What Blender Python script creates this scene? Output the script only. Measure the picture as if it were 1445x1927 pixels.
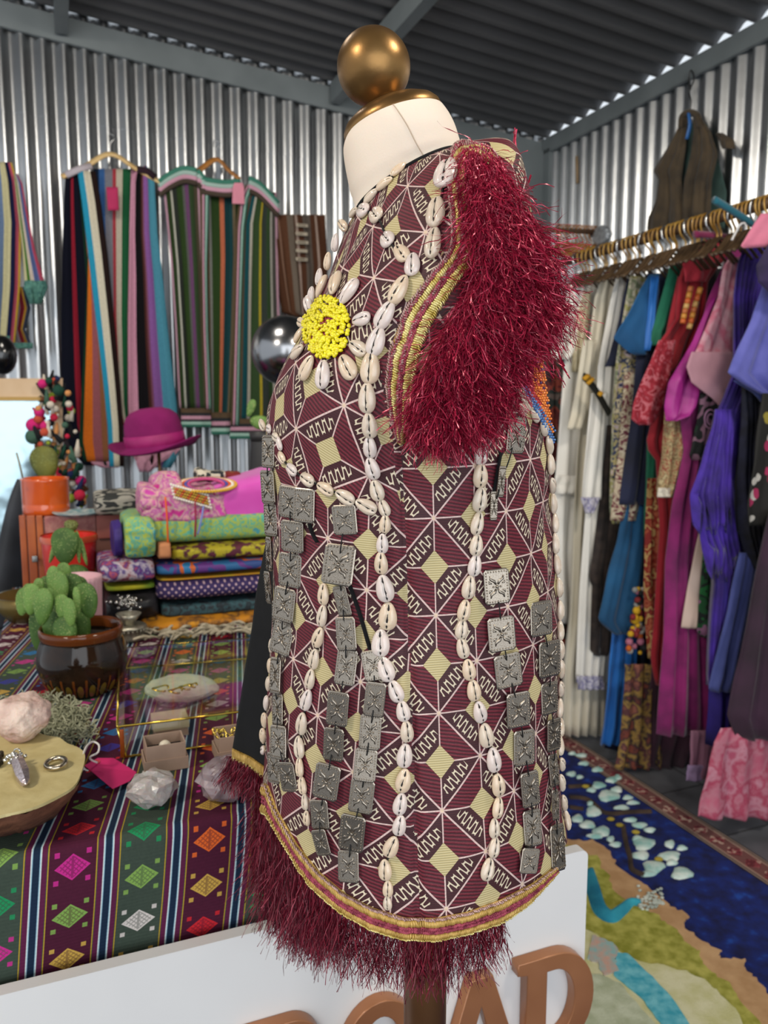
import bpy, bmesh, math, random
import numpy as np
from mathutils import Vector, Matrix, noise as mnoise
from mathutils.bvhtree import BVHTree
from mathutils.geometry import tessellate_polygon
for o in list(bpy.data.objects): bpy.data.objects.remove(o, do_unlink=True)
S = bpy.context.scene; C = S.collection
R = random.Random(7); PI = math.pi
# ---------------------------------------------------------------- camera
F = 1500.0; TH = math.atan(193/1500); H = 1.35
cd = bpy.data.cameras.new('camera'); cam = bpy.data.objects.new('camera', cd); C.objects.link(cam)
cd.sensor_fit = 'VERTICAL'; cd.sensor_height = 36.0; cd.lens = F/1927*36
cam.location = (0, 0, H); cam.rotation_euler = (PI/2-TH, 0, 0); cd.clip_start = .05
cd.dof.use_dof = True; cd.dof.focus_distance = .66; cd.dof.aperture_fstop = 10
S.camera = cam
# ---------------------------------------------------------------- light
S.view_settings.view_transform = 'Standard'; S.view_settings.look = 'None'
S.view_settings.gamma = 1; S.view_settings.exposure = 0.0
A = math.radians(22.2); CA, SA = math.cos(A), math.sin(A)
def Rm(a, b, z): return Vector((a*CA-b*SA, a*SA+b*CA, z))     # room frame: a along the left wall, b towards it
w = bpy.data.worlds.new('sky'); S.world = w; w.use_nodes = True
w.node_tree.nodes['Background'].inputs[0].default_value = (.86, .93, 1, 1)
w.node_tree.nodes['Background'].inputs[1].default_value = 1.0
def area(name, loc, target, sx, sy, power, col):
    l = bpy.data.lights.new(name, 'AREA'); l.shape = 'RECTANGLE'; l.size = sx; l.size_y = sy; l.energy = power; l.color = col
    o = bpy.data.objects.new(name, l); C.objects.link(o); o.location = loc
    o.rotation_euler = (Vector(target)-Vector(loc)).to_track_quat('-Z', 'Y').to_euler(); return o
area('doorway_daylight', Rm(-.2, -2.6, 1.5), Rm(.3, 2, 1.2), 3.6, 2.3, 62, (.93, .97, 1))
area('shop_lamp_light', Rm(-1.5, .3, 2.75), Rm(.3, 1.2, .9), .35, .35, 30, (1, .9, .76))
area('shop_lamp_light', Rm(1.2, .1, 2.65), Rm(1.5, 1.9, .9), .35, .35, 23, (1, .92, .8))
area('shop_lamp_light', Rm(.0, 1.9, 2.8), Rm(.6, 3.2, 1.0), .35, .35, 13, (1, .93, .82))
# ---------------------------------------------------------------- pixel helpers (a ray of the photograph meets a real surface)
def ray(px, py):
    x = (px-722.5)/F; u = -(py-963.5)/F; c, s = math.cos(TH), math.sin(TH)
    return Vector((x, c+u*s, -s+u*c))
O = Vector((0, 0, H))
def at(px, py, Y): d = ray(px, py); return O+d*(Y/d.y)
def onz(px, py, z): d = ray(px, py); return O+d*((z-H)/d.z)
def onb(px, py, b): d = ray(px, py); return O+d*(b/(-SA*d.x+CA*d.y))
def ona(px, py, a): d = ray(px, py); return O+d*(a/(CA*d.x+SA*d.y))
def rab(p): return (p.x*CA+p.y*SA, -p.x*SA+p.y*CA)
def proj(p):
    q = p-O; c, s = math.cos(TH), math.sin(TH); f = q.y*c-q.z*s; u = q.y*s+q.z*c
    return (722.5+F*q.x/f, 963.5-F*u/f)
def interp(x, pts):
    if x <= pts[0][0]: return pts[0][1:]
    for p, q in zip(pts, pts[1:]):
        if x <= q[0]:
            t = (x-p[0])/(q[0]-p[0]); return tuple(a+(b-a)*t for a, b in zip(p[1:], q[1:]))
    return pts[-1][1:]
# ---------------------------------------------------------------- materials
def lin(h):
    if isinstance(h, tuple): return h if len(h) == 4 else h+(1,)
    h = h.lstrip('#'); v = [int(h[i:i+2], 16)/255 for i in (0, 2, 4)]
    return tuple((c/12.92 if c < .04045 else ((c+.055)/1.055)**2.4) for c in v)+(1,)
class X:                                                        # tiny node algebra
    def __init__(s, t, k): s.t = t; s.k = k
    def op(s, o, *a, c=False):
        n = s.t.nodes.new('ShaderNodeMath'); n.operation = o; n.use_clamp = c
        for i, v in enumerate((s,)+a):
            if isinstance(v, X): s.t.links.new(v.k, n.inputs[i])
            else: n.inputs[i].default_value = v
        return X(s.t, n.outputs[0])
    def __add__(s, o): return s.op('ADD', o)
    def __sub__(s, o): return s.op('SUBTRACT', o)
    def __mul__(s, o): return s.op('MULTIPLY', o)
    def __truediv__(s, o): return s.op('DIVIDE', o)
    def lt(s, o): return s.op('LESS_THAN', o)
    def gt(s, o): return s.op('GREATER_THAN', o)
    def abs(s): return s.op('ABSOLUTE')
    def fr(s): return s.op('FRACT')
    def fl(s): return s.op('FLOOR')
    def mod(s, o): return s.op('FLOORED_MODULO', o)
    def sin(s): return s.op('SINE')
    def cos(s): return s.op('COSINE')
    def sq(s): return s.op('SQRT')
    def mn(s, o): return s.op('MINIMUM', o)
    def mx(s, o): return s.op('MAXIMUM', o)
    def inv(s): return (s*-1.0)+1.0
def newmat(name):
    m = bpy.data.materials.new(name); m.use_nodes = True; t = m.node_tree
    return m, t, t.nodes['Principled BSDF']
def uv(t, obj=False):
    tc = t.nodes.new('ShaderNodeTexCoord'); sp = t.nodes.new('ShaderNodeSeparateXYZ')
    t.links.new(tc.outputs['Object' if obj else 'UV'], sp.inputs[0]); return X(t, sp.outputs[0]), X(t, sp.outputs[1]), X(t, sp.outputs[2]), tc
def mix(t, fac, a, b, mode='MIX'):
    n = t.nodes.new('ShaderNodeMix'); n.data_type = 'RGBA'; n.blend_type = mode
    if isinstance(fac, X): t.links.new(fac.k, n.inputs[0])
    else: n.inputs[0].default_value = fac
    for i, v in ((6, a), (7, b)):
        if isinstance(v, (str, tuple)): n.inputs[i].default_value = lin(v)
        else: t.links.new(v, n.inputs[i])
    return n.outputs[2]
def noise(t, scale, detail=3, vec=None, out='Fac', obj=True):
    n = t.nodes.new('ShaderNodeTexNoise'); n.inputs['Scale'].default_value = scale; n.inputs['Detail'].default_value = detail
    if vec is None:
        tc = t.nodes.new('ShaderNodeTexCoord'); vec = tc.outputs['Object' if obj else 'UV']
    t.links.new(vec, n.inputs['Vector']); return n.outputs[out]
def ramp(t, fac, stops, const=True):
    n = t.nodes.new('ShaderNodeValToRGB'); r = n.color_ramp; r.interpolation = 'CONSTANT' if const else 'LINEAR'
    while len(r.elements) < len(stops): r.elements.new(.5)
    for e, (p, c) in zip(r.elements, stops): e.position = p
    for e, (p, c) in zip(r.elements, stops): e.position = p; e.color = lin(c)
    t.links.new(fac.k if isinstance(fac, X) else fac, n.inputs[0]); return n.outputs[0]
def bump(t, p, h, strength=.3, dist=.002):
    b = t.nodes.new('ShaderNodeBump'); b.inputs['Strength'].default_value = strength; b.inputs['Distance'].default_value = dist
    t.links.new(h.k if isinstance(h, X) else h, b.inputs['Height']); t.links.new(b.outputs[0], p.inputs['Normal'])
_mc = {}
def mat(name, col, rough=.6, metal=0, col2=None, ns=8, nb=0, bs=60, coat=0, sheen=0, trans=0, ior=1.45, lo=.35, hi=.65, det=3, stops=None, const=False, alpha=None, sub=0):
    if name in _mc: return _mc[name]
    col = col or '#808080'
    m, t, p = newmat(name)
    p.inputs['Roughness'].default_value = rough; p.inputs['Metallic'].default_value = metal
    p.inputs['Coat Weight'].default_value = coat; p.inputs['Coat Roughness'].default_value = .08
    p.inputs['Sheen Weight'].default_value = sheen; p.inputs['Transmission Weight'].default_value = trans; p.inputs['IOR'].default_value = ior
    p.inputs['Subsurface Weight'].default_value = sub; p.inputs['Subsurface Scale'].default_value = .01
    p.inputs['Base Color'].default_value = lin(col)
    if stops: t.links.new(ramp(t, noise(t, ns, det), stops, const), p.inputs['Base Color'])
    elif col2: t.links.new(ramp(t, noise(t, ns, det), [(lo, col), (hi, col2)], False), p.inputs['Base Color'])
    else:
        t.links.new(ramp(t, noise(t, ns, det), [(.3, tuple(c*.9 for c in lin(col)[:3])), (.7, tuple(min(1, c*1.08) for c in lin(col)[:3]))], False), p.inputs['Base Color'])
    if nb: bump(t, p, noise(t, bs, 4), nb, .004)
    _mc[name] = m; return m
def stripes(name, stops, axis=0, rough=.9, knit=1, wob=0):
    m, t, p = newmat(name); u, v, _, tc = uv(t); f = (u, v)[axis]
    if wob: f = f+(X(t, noise(t, 5, 2))-.5)*wob
    col = ramp(t, f, stops); nz = X(t, noise(t, 260, 2))
    col = mix(t, .6, col, ramp(t, nz, [(.3, (.55, .55, .55)), (.7, (1, 1, 1))], False), 'MULTIPLY')
    t.links.new(col, p.inputs['Base Color']); p.inputs['Roughness'].default_value = rough; p.inputs['Specular IOR Level'].default_value = .15
    bump(t, p, nz, .4*knit, .004); return m
def printed(name, cols, scale=30, rough=.8, kind='noise', bg=None, r=.3, sheen=0, stretch=1):
    m, t, p = newmat(name); tc = t.nodes.new('ShaderNodeTexCoord'); vec = tc.outputs['Object']
    mp = t.nodes.new('ShaderNodeMapping'); mp.inputs['Scale'].default_value = (1, 1, stretch); t.links.new(vec, mp.inputs[0]); vec = mp.outputs[0]
    if kind in ('noise', 'soft'):
        n = noise(t, scale, 2 if kind == 'noise' else 5, vec); k = len(cols); col = ramp(t, n, [(.28+.44*i/k if i else 0, c) for i, c in enumerate(cols)], kind == 'noise')
    else:
        n = t.nodes.new('ShaderNodeTexVoronoi'); n.inputs['Scale'].default_value = scale; t.links.new(vec, n.inputs['Vector'])
        sp = t.nodes.new('ShaderNodeSeparateColor'); t.links.new(n.outputs['Color'], sp.inputs[0])
        cc = ramp(t, sp.outputs[0], [(i/len(cols), c) for i, c in enumerate(cols)])
        col = mix(t, X(t, n.outputs['Distance']).lt(r), bg or cols[0], cc)
    t.links.new(col, p.inputs['Base Color']); p.inputs['Roughness'].default_value = rough; p.inputs['Sheen Weight'].default_value = sheen
    bump(t, p, noise(t, 120, 3), .2, .002); return m
# ---------------------------------------------------------------- mesh helpers
def mesh(name, V, Fc, m, parent=None, smooth=True, uvs=None, mi=None, kind=None, label=None, group=None, cat=None):
    me = bpy.data.meshes.new(name); me.from_pydata([tuple(v) for v in V], [], [tuple(f) for f in Fc])
    for q in (m if isinstance(m, (list, tuple)) else [m]): me.materials.append(q)
    if smooth: me.polygons.foreach_set('use_smooth', [True]*len(me.polygons))
    if mi is not None: me.polygons.foreach_set('material_index', list(mi))
    if uvs is not None:
        l = me.uv_layers.new(name='UVMap')
        if len(uvs) == len(me.vertices):
            li = np.empty(len(me.loops), dtype=np.int32); me.loops.foreach_get('vertex_index', li); d = np.asarray(uvs, dtype=np.float32)[li]
        else: d = np.asarray(uvs, dtype=np.float32)
        l.data.foreach_set('uv', d.ravel())
    me.update(); o = bpy.data.objects.new(name, me); C.objects.link(o)
    if parent:
        o.parent = parent
        if parent.type == 'EMPTY': o.matrix_parent_inverse = Matrix.Translation(-parent.location)
    tag(o, label, cat, group, kind); return o
def tag(o, label=None, cat=None, group=None, kind=None):
    if label: o['label'] = label
    if cat: o['category'] = cat
    if group: o['group'] = group
    if kind: o['kind'] = kind
    return o
def thing(name, label, cat, group=None, loc=(0, 0, 0)):
    o = bpy.data.objects.new(name, None); C.objects.link(o); o.location = loc; o.empty_display_size = .02
    return tag(o, label, cat, group)
class MB:
    def __init__(s): s.V = []; s.F = []; s.U = []; s.I = []
    def add(s, V, Fc, U=None, i=0):
        n = len(s.V); s.V += [Vector(v) for v in V]; s.F += [tuple(k+n for k in f) for f in Fc]; s.U += list(U) if U else [(0, 0)]*len(V); s.I += [i]*len(Fc); return s
    def box(s, c, sx, sy, sz, M=None, i=0, bev=0):
        bm = bmesh.new(); bmesh.ops.create_cube(bm, size=1); 
        for v in bm.verts: v.co = Vector((v.co.x*sx, v.co.y*sy, v.co.z*sz))
        if bev: bmesh.ops.bevel(bm, geom=bm.edges[:], offset=bev, segments=2, profile=.7, affect='EDGES')
        T = Matrix.Translation(c) @ (M.to_4x4() if M else Matrix.Identity(4))
        s.add([T @ v.co for v in bm.verts], [[v.index for v in f.verts] for f in bm.faces], None, i); bm.free(); return s
    def tube(s, P, r, n=8, i=0, cap=True, flat=1, closed=False):
        P = [Vector(p) for p in P]; k = len(P); V = []; U = []; N = None
        for j in range(k):
            d = (P[(j+1) % k]-P[j-1]) if closed else (P[min(j+1, k-1)]-P[max(j-1, 0)])
            d = d.normalized() if d.length > 1e-9 else Vector((0, 0, 1))
            if N is None: N = d.orthogonal().normalized()
            N = (N-d*N.dot(d)); N = N.normalized() if N.length > 1e-6 else d.orthogonal().normalized()
            B = d.cross(N); rr = r[j] if isinstance(r, (list, tuple)) else r
            for q in range(n): a = 2*PI*q/n; V.append(P[j]+N*math.cos(a)*rr+B*math.sin(a)*rr*flat); U.append((q/n, j/max(1, k-1)))
        Fc = [(j*n+q, j*n+(q+1) % n, (j+1)*n+(q+1) % n, (j+1)*n+q) for j in range(k-1) for q in range(n)]
        if closed: Fc += [((k-1)*n+q, (k-1)*n+(q+1) % n, (q+1) % n, q) for q in range(n)]
        elif cap: Fc += [tuple(reversed(range(n))), tuple((k-1)*n+q for q in range(n))]
        return s.add(V, Fc, U, i)
    def sph(s, c, r, nu=10, nv=6, M=None, i=0):
        rx, ry, rz = r if isinstance(r, (tuple, list)) else (r, r, r); V = [Vector((0, 0, rz))]
        for b in range(1, nv):
            for a in range(nu): th = PI*b/nv; ph = 2*PI*a/nu; V.append(Vector((rx*math.sin(th)*math.cos(ph), ry*math.sin(th)*math.sin(ph), rz*math.cos(th))))
        V.append(Vector((0, 0, -rz))); L = len(V)-1
        Fc = [(0, 1+a, 1+(a+1) % nu) for a in range(nu)]+[(1+b*nu+a, 1+(b+1)*nu+a, 1+(b+1)*nu+(a+1) % nu, 1+b*nu+(a+1) % nu) for b in range(nv-2) for a in range(nu)]
        Fc += [(L, 1+(nv-2)*nu+(a+1) % nu, 1+(nv-2)*nu+a) for a in range(nu)]
        c = Vector(c); return s.add([(M @ v if M else v)+c for v in V], Fc, None, i)
    def lathe(s, prof, c, n=40, M=None, i=0, axis=None):
        V = []; U = []; c = Vector(c); T = 0
        for j, (r, z) in enumerate(prof):
            for q in range(n): a = 2*PI*q/n; v = Vector((r*math.cos(a), r*math.sin(a), z)); V.append((M @ v if M else v)+c); U.append((q/n, j/(len(prof)-1)))
        Fc = [(j*n+q, j*n+(q+1) % n, (j+1)*n+(q+1) % n, (j+1)*n+q) for j in range(len(prof)-1) for q in range(n)]
        return s.add(V, Fc, U, i)
    def prism(s, pts, h, i=0):
        pts = [Vector(p) for p in pts]; n = len(pts); h = Vector(h); T = tessellate_polygon([pts])
        V = pts+[p+h for p in pts]; Fc = [tuple(t) for t in T]+[tuple(k+n for k in reversed(t)) for t in T]+[(k, (k+1) % n, (k+1) % n+n, k+n) for k in range(n)]
        return s.add(V, Fc, None, i)
    def build(s, name, m, parent=None, **k):
        o = mesh(name, s.V, s.F, m, parent, uvs=s.U, mi=s.I if any(s.I) else None, **k)
        bm = bmesh.new(); bm.from_mesh(o.data); bmesh.ops.recalc_face_normals(bm, faces=bm.faces[:]); bm.to_mesh(o.data); bm.free(); return o
def smoothpts(P, n=6, closed=False):
    P = [Vector(p) for p in P]; out = []; k = len(P)
    for j in range(k if closed else k-1):
        g = lambda q: P[q % k] if closed else P[max(0, min(k-1, q))]
        a, b, c, d = g(j-1), g(j), g(j+1), g(j+2)
        for q in range(n):
            t = q/n; out.append(.5*((2*b)+(c-a)*t+(2*a-5*b+4*c-d)*t*t+(3*b-a-3*c+d)*t**3))
    if not closed: out.append(P[-1])
    return out
def nrm(p): return mnoise.noise(p)
def sheet(name, rows, fn, m, nrmv, parent=None, amp=.012, folds=5, thick=.012, nx=36, ny=36, seed=0, ragged=0, **k):
    """hanging cloth: rows (y, xl, xr) give its outline, folds push it out along nrmv, two skins joined at the rim"""
    y0, y1 = rows[0][0], rows[-1][0]; nrmv = Vector(nrmv); V = []; U = []; rg = random.Random(seed)
    jag = [rg.uniform(-1, 1)*ragged for _ in range(nx+1)]
    for sgn in (-1, 1):
        for j in range(ny+1):
            t = j/ny; y = y0+(y1-y0)*t; xl, xr = interp(y, rows)
            for i in range(nx+1):
                s_ = i/nx; p = fn(xl+(xr-xl)*s_, y+jag[i]*t**6)
                f = math.sin(s_*folds*2*PI+seed+1.2*math.sin(t*2+seed))*(.25+.75*t)+.3*math.sin(s_*folds*4.6*PI+seed*2+t*2)*(.4+.6*t)+.7*nrm(Vector((s_*4+seed, t*3, seed)))
                edge = max(.02, math.sin(PI*s_))**.5*min(1, math.sqrt(10*min(t+.01, 1.01-t)))
                V.append(p-nrmv*(amp*f)-nrmv*(thick*.5*sgn*-1*edge)); U.append((s_, t))
    W = nx+1; n = W*(ny+1); Fc = []
    for j in range(ny):
        for i in range(nx):
            q = (j*W+i, j*W+i+1, (j+1)*W+i+1, (j+1)*W+i); Fc.append(q); Fc.append(tuple(n+v for v in reversed(q)))
    rim = [i for i in range(W)]+[j*W+nx for j in range(1, ny+1)]+[ny*W+i for i in range(nx-1, -1, -1)]+[j*W for j in range(ny-1, 0, -1)]
    Fc += [(rim[a], rim[a-1], rim[a-1]+n, rim[a]+n) for a in range(len(rim))]
    o = mesh(name, V, Fc, m, parent, uvs=U, **k); bm = bmesh.new(); bm.from_mesh(o.data); bmesh.ops.recalc_face_normals(bm, faces=bm.faces[:]); bm.to_mesh(o.data); bm.free(); return o
def ribbons(name, strands, m, parent=None, width=.0006, **k):
    """thin flat threads; strands = list of point lists"""
    V = []; Fc = []; U = []
    for P in strands:
        n0 = len(V); w_ = width*R.uniform(.6, 1.4); ax = Vector((R.gauss(0, 1), R.gauss(0, .5), R.gauss(0, 1))); h = R.random()
        for j, p in enumerate(P):
            d = (P[min(j+1, len(P)-1)]-P[max(j-1, 0)]); s_ = d.cross(ax+Vector((math.sin(j*2+h*9), 0, math.cos(j*2+h*9)))); s_ = s_.normalized()*w_ if s_.length > 1e-9 else Vector((w_, 0, 0))
            V += [p-s_, p+s_]; U += [(h, j/len(P)), (h, j/len(P))]
        Fc += [(n0+2*j, n0+2*j+1, n0+2*j+3, n0+2*j+2) for j in range(len(P)-1)]
    return mesh(name, V, Fc, m, parent, uvs=U, **k)
nR = Rm(0, 1, 0); nL = Rm(1, 0, 0); UP = Vector((0, 0, 1))
MW = Matrix.Rotation(A, 3, 'Z')                                 # room frame orientation
# ================================================================ the room
def galv(name, base, rough, metal=1.0):
    m, t, p = newmat(name); n = noise(t, 3, 5)
    t.links.new(ramp(t, n, [(.3, tuple(c*.8 for c in base)), (.7, base)], False), p.inputs['Base Color'])
    p.inputs['Metallic'].default_value = metal; p.inputs['Roughness'].default_value = rough
    bump(t, p, noise(t, 14, 3), .12, .004); return m
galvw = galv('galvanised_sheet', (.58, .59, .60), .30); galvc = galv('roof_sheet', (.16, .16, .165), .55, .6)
steel = mat('painted_steel', '#6d7476', .55, .25, '#7b8284', 4)
def corr(x, amp, pitch):                                       # flat-topped corrugation
    return amp*math.sin(2*PI*x/pitch)
def roofz(a): return 2.998-.0935*(a+.13)
DB, EA = 3.81, 2.47
def corrwall(name, u0, u1, pos, topz, n):
    V = []; Fc = []; k = int((u1-u0)/.0068)
    for i in range(k+1):
        u = u0+(u1-u0)*i/k; d = corr(u, .011, .082); tz = topz(u)
        for z in (0, tz*.5, tz): V.append(pos(u, z)+n*d)
    for i in range(k):
        for j in range(2): q = i*3+j; Fc.append((q, q+3, q+4, q+1))
    return mesh(name, V, Fc, galvw, kind='structure')
corrwall('wall_left', -3.0, EA, lambda u, z: Rm(u, DB, z), lambda u: roofz(u)-.04, -nR)
corrwall('wall_right', -2.2, DB, lambda u, z: Rm(EA, u, z), lambda u: 2.72, -nL)
# lapped upper sheets: the thin dark line across the left wall
mb = MB(); k = 700
for i in range(k+1):
    u = -3+(EA+3)*i/k; d = corr(u, .011, .082)
    for dz, dd in ((0, .0), (0, .003), (.0, .003), (.6, .003)): mb.V.append(Rm(u, DB, (2.57-.035*u)+dz)-nR*(d+dd))
mb.F = [(i*4+j, i*4+4+j, i*4+5+j, i*4+1+j) for i in range(k) for j in (0, 2)]; mb.U = [(0, 0)]*len(mb.V); mb.I = [0]*len(mb.F)
mb.build('trim_1', galvw, kind='structure')
# roof: corrugations run down the slope towards the right wall
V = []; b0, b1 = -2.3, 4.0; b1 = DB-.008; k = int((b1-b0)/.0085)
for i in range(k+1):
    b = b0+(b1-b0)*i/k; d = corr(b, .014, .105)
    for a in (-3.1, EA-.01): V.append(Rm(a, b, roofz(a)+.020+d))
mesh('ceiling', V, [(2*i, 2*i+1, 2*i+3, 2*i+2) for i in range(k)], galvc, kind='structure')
def rafter(name, a0, b0_, a1, b1_, dz, dep, th, side=1):
    d = (Rm(a1, b1_, 0)-Rm(a0, b0_, 0)).normalized(); s_ = Vector((-d.y, d.x, 0))*th*side; mb = MB()
    P = [Rm(a0, b0_, roofz(a0)-dz), Rm(a1, b1_, roofz(a1)-dz)]
    V = [p+q for p in P for q in (Vector((0, 0, 0)), s_, s_+Vector((0, 0, -dep)), Vector((0, 0, -dep)))]
    mb.add(V, [(0, 1, 2, 3), (7, 6, 5, 4), (0, 4, 5, 1), (1, 5, 6, 2), (2, 6, 7, 3), (3, 7, 4, 0)])
    return mb.build(name, steel, kind='structure', smooth=False)
rafter('trim_2', -3, DB-.012, EA, DB-.012, .010, .10, .02, -1)
rafter('trim_3', EA-.012, -2.2, EA-.012, DB, .0, .075, .018, 1)
rafter('trim_4', 1.31, -2.2, 1.31, DB-.06, .0, .09, .05)
rafter('trim_5', .12, -2.2, .12, DB-.06, .0, .09, .05)
mb = MB(); mb.box(Rm(2.345, DB-.035, 1.35), .21, .03, 2.7, MW); mb.box(Rm(2.45, DB-.06, 1.35), .02, .09, 2.7, MW)
mb.build('trim_6', steel, kind='structure', smooth=False)
# floor
m, t, p = newmat('dark_floor_tile'); u, v, _, tc = uv(t, True)
g = ((u*CA+v*SA)/.3).fr(); h = ((v*CA-u*SA)/.3).fr(); j = g.mn(h).lt(.02)
t.links.new(mix(t, j, ramp(t, noise(t, 5, 4), [(.3, '#44454a'), (.7, '#63656b')], False), '#2a2a2c'), p.inputs['Base Color']); p.inputs['Roughness'].default_value = .5
mb = MB(); mb.add([Rm(-3, -2.4, 0), Rm(EA+.02, -2.4, 0), Rm(EA+.02, DB+.02, 0), Rm(-3, DB+.02, 0)], [(0, 1, 2, 3)]); mb.build('floor', m, kind='structure', smooth=False)
# ================================================================ rug
def fz(px, py): return onz(px, py, .012)
def crop(pts): return [(1000+x/2.652, 1200+y/2.652) for x, y in pts]
m, t, p = newmat('rug_blue'); t.links.new(ramp(t, noise(t, 26, 5), [(.35, '#010b42'), (.6, '#03206e'), (.75, '#0f449e')], False), p.inputs['Base Color'])
p.inputs['Roughness'].default_value = .9; p.inputs['Sheen Weight'].default_value = .0; bump(t, p, noise(t, 400, 2), .5, .004)
rug = thing('picture_rug', 'deep blue wool rug with white blossoms and a dark red border on the floor', 'rug', loc=Rm(1.3, 1.5, 0))
mb = MB(); mb.prism([Rm(.1, .2, .001), Rm(1.82, .2, .001), Rm(1.82, 2.95, .001), Rm(.1, 2.95, .001)], (0, 0, .011)); mb.build('field', m, rug, smooth=False)
m, t, p = newmat('rug_border'); u, v, _, tc = uv(t)
d = ((u*1.0).fr()-.5).abs(); e = ((v-.5)*2.0).abs(); dia = (d*1.6+e).lt(.62)
c = ramp(t, e, [(0, '#6d4340'), (.55, '#6d4a44'), (.6, '#b49a86'), (.68, '#3c2024'), (.8, '#8c7a6c'), (.9, '#2f2326')])
c = mix(t, dia, c, ramp(t, noise(t, 60, 3), [(.3, '#5a1a22'), (.48, '#8b3a42'), (.56, '#b9a390')], True)); t.links.new(c, p.inputs['Base Color']); p.inputs['Roughness'].default_value = .95; bump(t, p, noise(t, 400, 2), .5, .004)
mb = MB(); V = []; 
mb.add([Rm(1.80, .2, .0135), Rm(1.90, .2, .0135), Rm(1.90, 3.0, .0135), Rm(1.80, 3.0, .0135), Rm(1.90, .2, 0), Rm(1.90, 3.0, 0)], [(0, 1, 2, 3), (1, 4, 5, 2)], [(0, 0), (0, 1), (40, 1), (40, 0), (0, 1), (40, 1)]); mb.build('border', m, rug, smooth=False)
rt = lambda n, *a, **k: mat(n, a[0], .92, 0, a[1], k.get('ns', 18), nb=.6, bs=300)
def jag(pts, amp, n=6, s=0):
    out = []; g = random.Random(s)
    for a, b in zip(pts, pts[1:]):
        for i in range(n): t = i/n; out.append((a[0]+(b[0]-a[0])*t+g.uniform(-amp, amp), a[1]+(b[1]-a[1])*t+g.uniform(-amp*.6, amp*.6)))
    return out+[pts[-1]]
edge = jag(crop([(60, 960), (190, 1010), (300, 1010), (390, 1060), (430, 1150), (540, 1210), (620, 1280), (720, 1350), (780, 1385), (760, 1430), (830, 1500), (940, 1560), (940, 1600), (1070, 1600), (1060, 1650), (1120, 1700), (1190, 1790), (1400, 2000)]), 4, 5, 3)
def patch(name, pts, z, m): mb = MB(); mb.prism([onz(x, y, z) for x, y in pts], (0, 0, -.004)); return mb.build(name, m, rug, smooth=False)
patch('tan_foliage', edge+crop([(1100, 2300), (-1900, 2300), (-1900, 900)]), .0165, rt('rug_tan', '#b98f63', '#d0a77a'))
e2 = jag(crop([(60, 1010), (200, 1040), (320, 1090), (380, 1180), (430, 1290), (560, 1350), (640, 1400), (700, 1430), (790, 1530), (840, 1560), (860, 1640), (960, 1700), (1060, 1820), (1180, 1990)]), 5, 5, 5)
patch('green_foliage', e2+crop([(1000, 2250), (-1850, 2250), (-1850, 980)]), .0195, rt('rug_green', '#8a8a2c', '#bdb65a', ns=30))
e3 = jag(crop([(60, 1400), (330, 1480), (430, 1560), (560, 1620), (700, 1640), (830, 1690), (930, 1760), (1020, 1850), (1080, 2000)]), 4, 4, 9)
patch('cream_ground', e3+crop([(1000, 2220), (-1800, 2220), (-1800, 1400)]), .0225, rt('rug_cream', '#c9c58c', '#ddd8b0', ns=22))
patch('aqua_stream', jag(crop([(420, 1570), (480, 1575), (600, 1690), (700, 1790), (790, 1927), (900, 2100), (760, 2100), (640, 1920), (560, 1810), (480, 1740), (410, 1680)]), 2, 4, 2), .0255, rt('rug_aqua', '#3a9fb4', '#78c4cf', ns=40))
patch('pale_bank', jag(crop([(-200, 1660), (340, 1680), (440, 1720), (520, 1820), (620, 1930), (700, 2100), (-200, 2200)]), 2, 4, 4), .0252, rt('rug_sage', '#aab191', '#c6cbb0', ns=30))
patch('pink_bloom', jag(crop([(300, 1480), (370, 1500), (430, 1540), (420, 1600), (430, 1660), (360, 1680), (330, 1620), (280, 1600)]), 3, 4, 6), .0262, rt('rug_pink', '#c9a18f', '#8fb7b4', ns=40))
tq = rt('rug_turquoise', '#146f8c', '#38a3b5', ns=12); dk = rt('rug_brown', '#2e2420', '#4a3a2e'); bl = rt('rug_blossom', '#8fc0b8', '#dfe9e0', ns=22); yl = rt('rug_yellow', '#b09a3a', '#8a7a2c')
mb = MB(); P = smoothpts([onz(x, y, .02) for x, y in crop([(270, 1180), (300, 1270), (335, 1370), (400, 1410), (460, 1370), (500, 1330), (545, 1325)])], 6); mb.tube(P, [.03-.02*(i/(len(P)-1))**2 for i in range(len(P))], 10, flat=.35); mb.build('bird_neck', tq, rug)
mb = MB()
for q in range(60): x, y = crop([(560+R.gauss(40, 35), 1310+R.gauss(0, 28))])[0]; mb.sph(onz(x, y, .02), (.006, .004, .004), 6, 4)
mb.build('bird_crest', rt('rug_silver', '#9aa59a', '#d9ddd0'), rug)
for pts in ([(185, 748), (300, 742)], [(190, 800), (280, 812), (370, 880), (500, 875), (600, 872)], [(455, 940), (470, 1030), (490, 1100), (500, 1160), (560, 1190)], [(190, 850), (260, 860)]):
    mb = MB(); mb.tube(smoothpts([onz(x, y, .013) for x, y in crop(pts)], 6), .011, 8, flat=.4); mb.build('blossom_branch', dk, rug)
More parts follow.
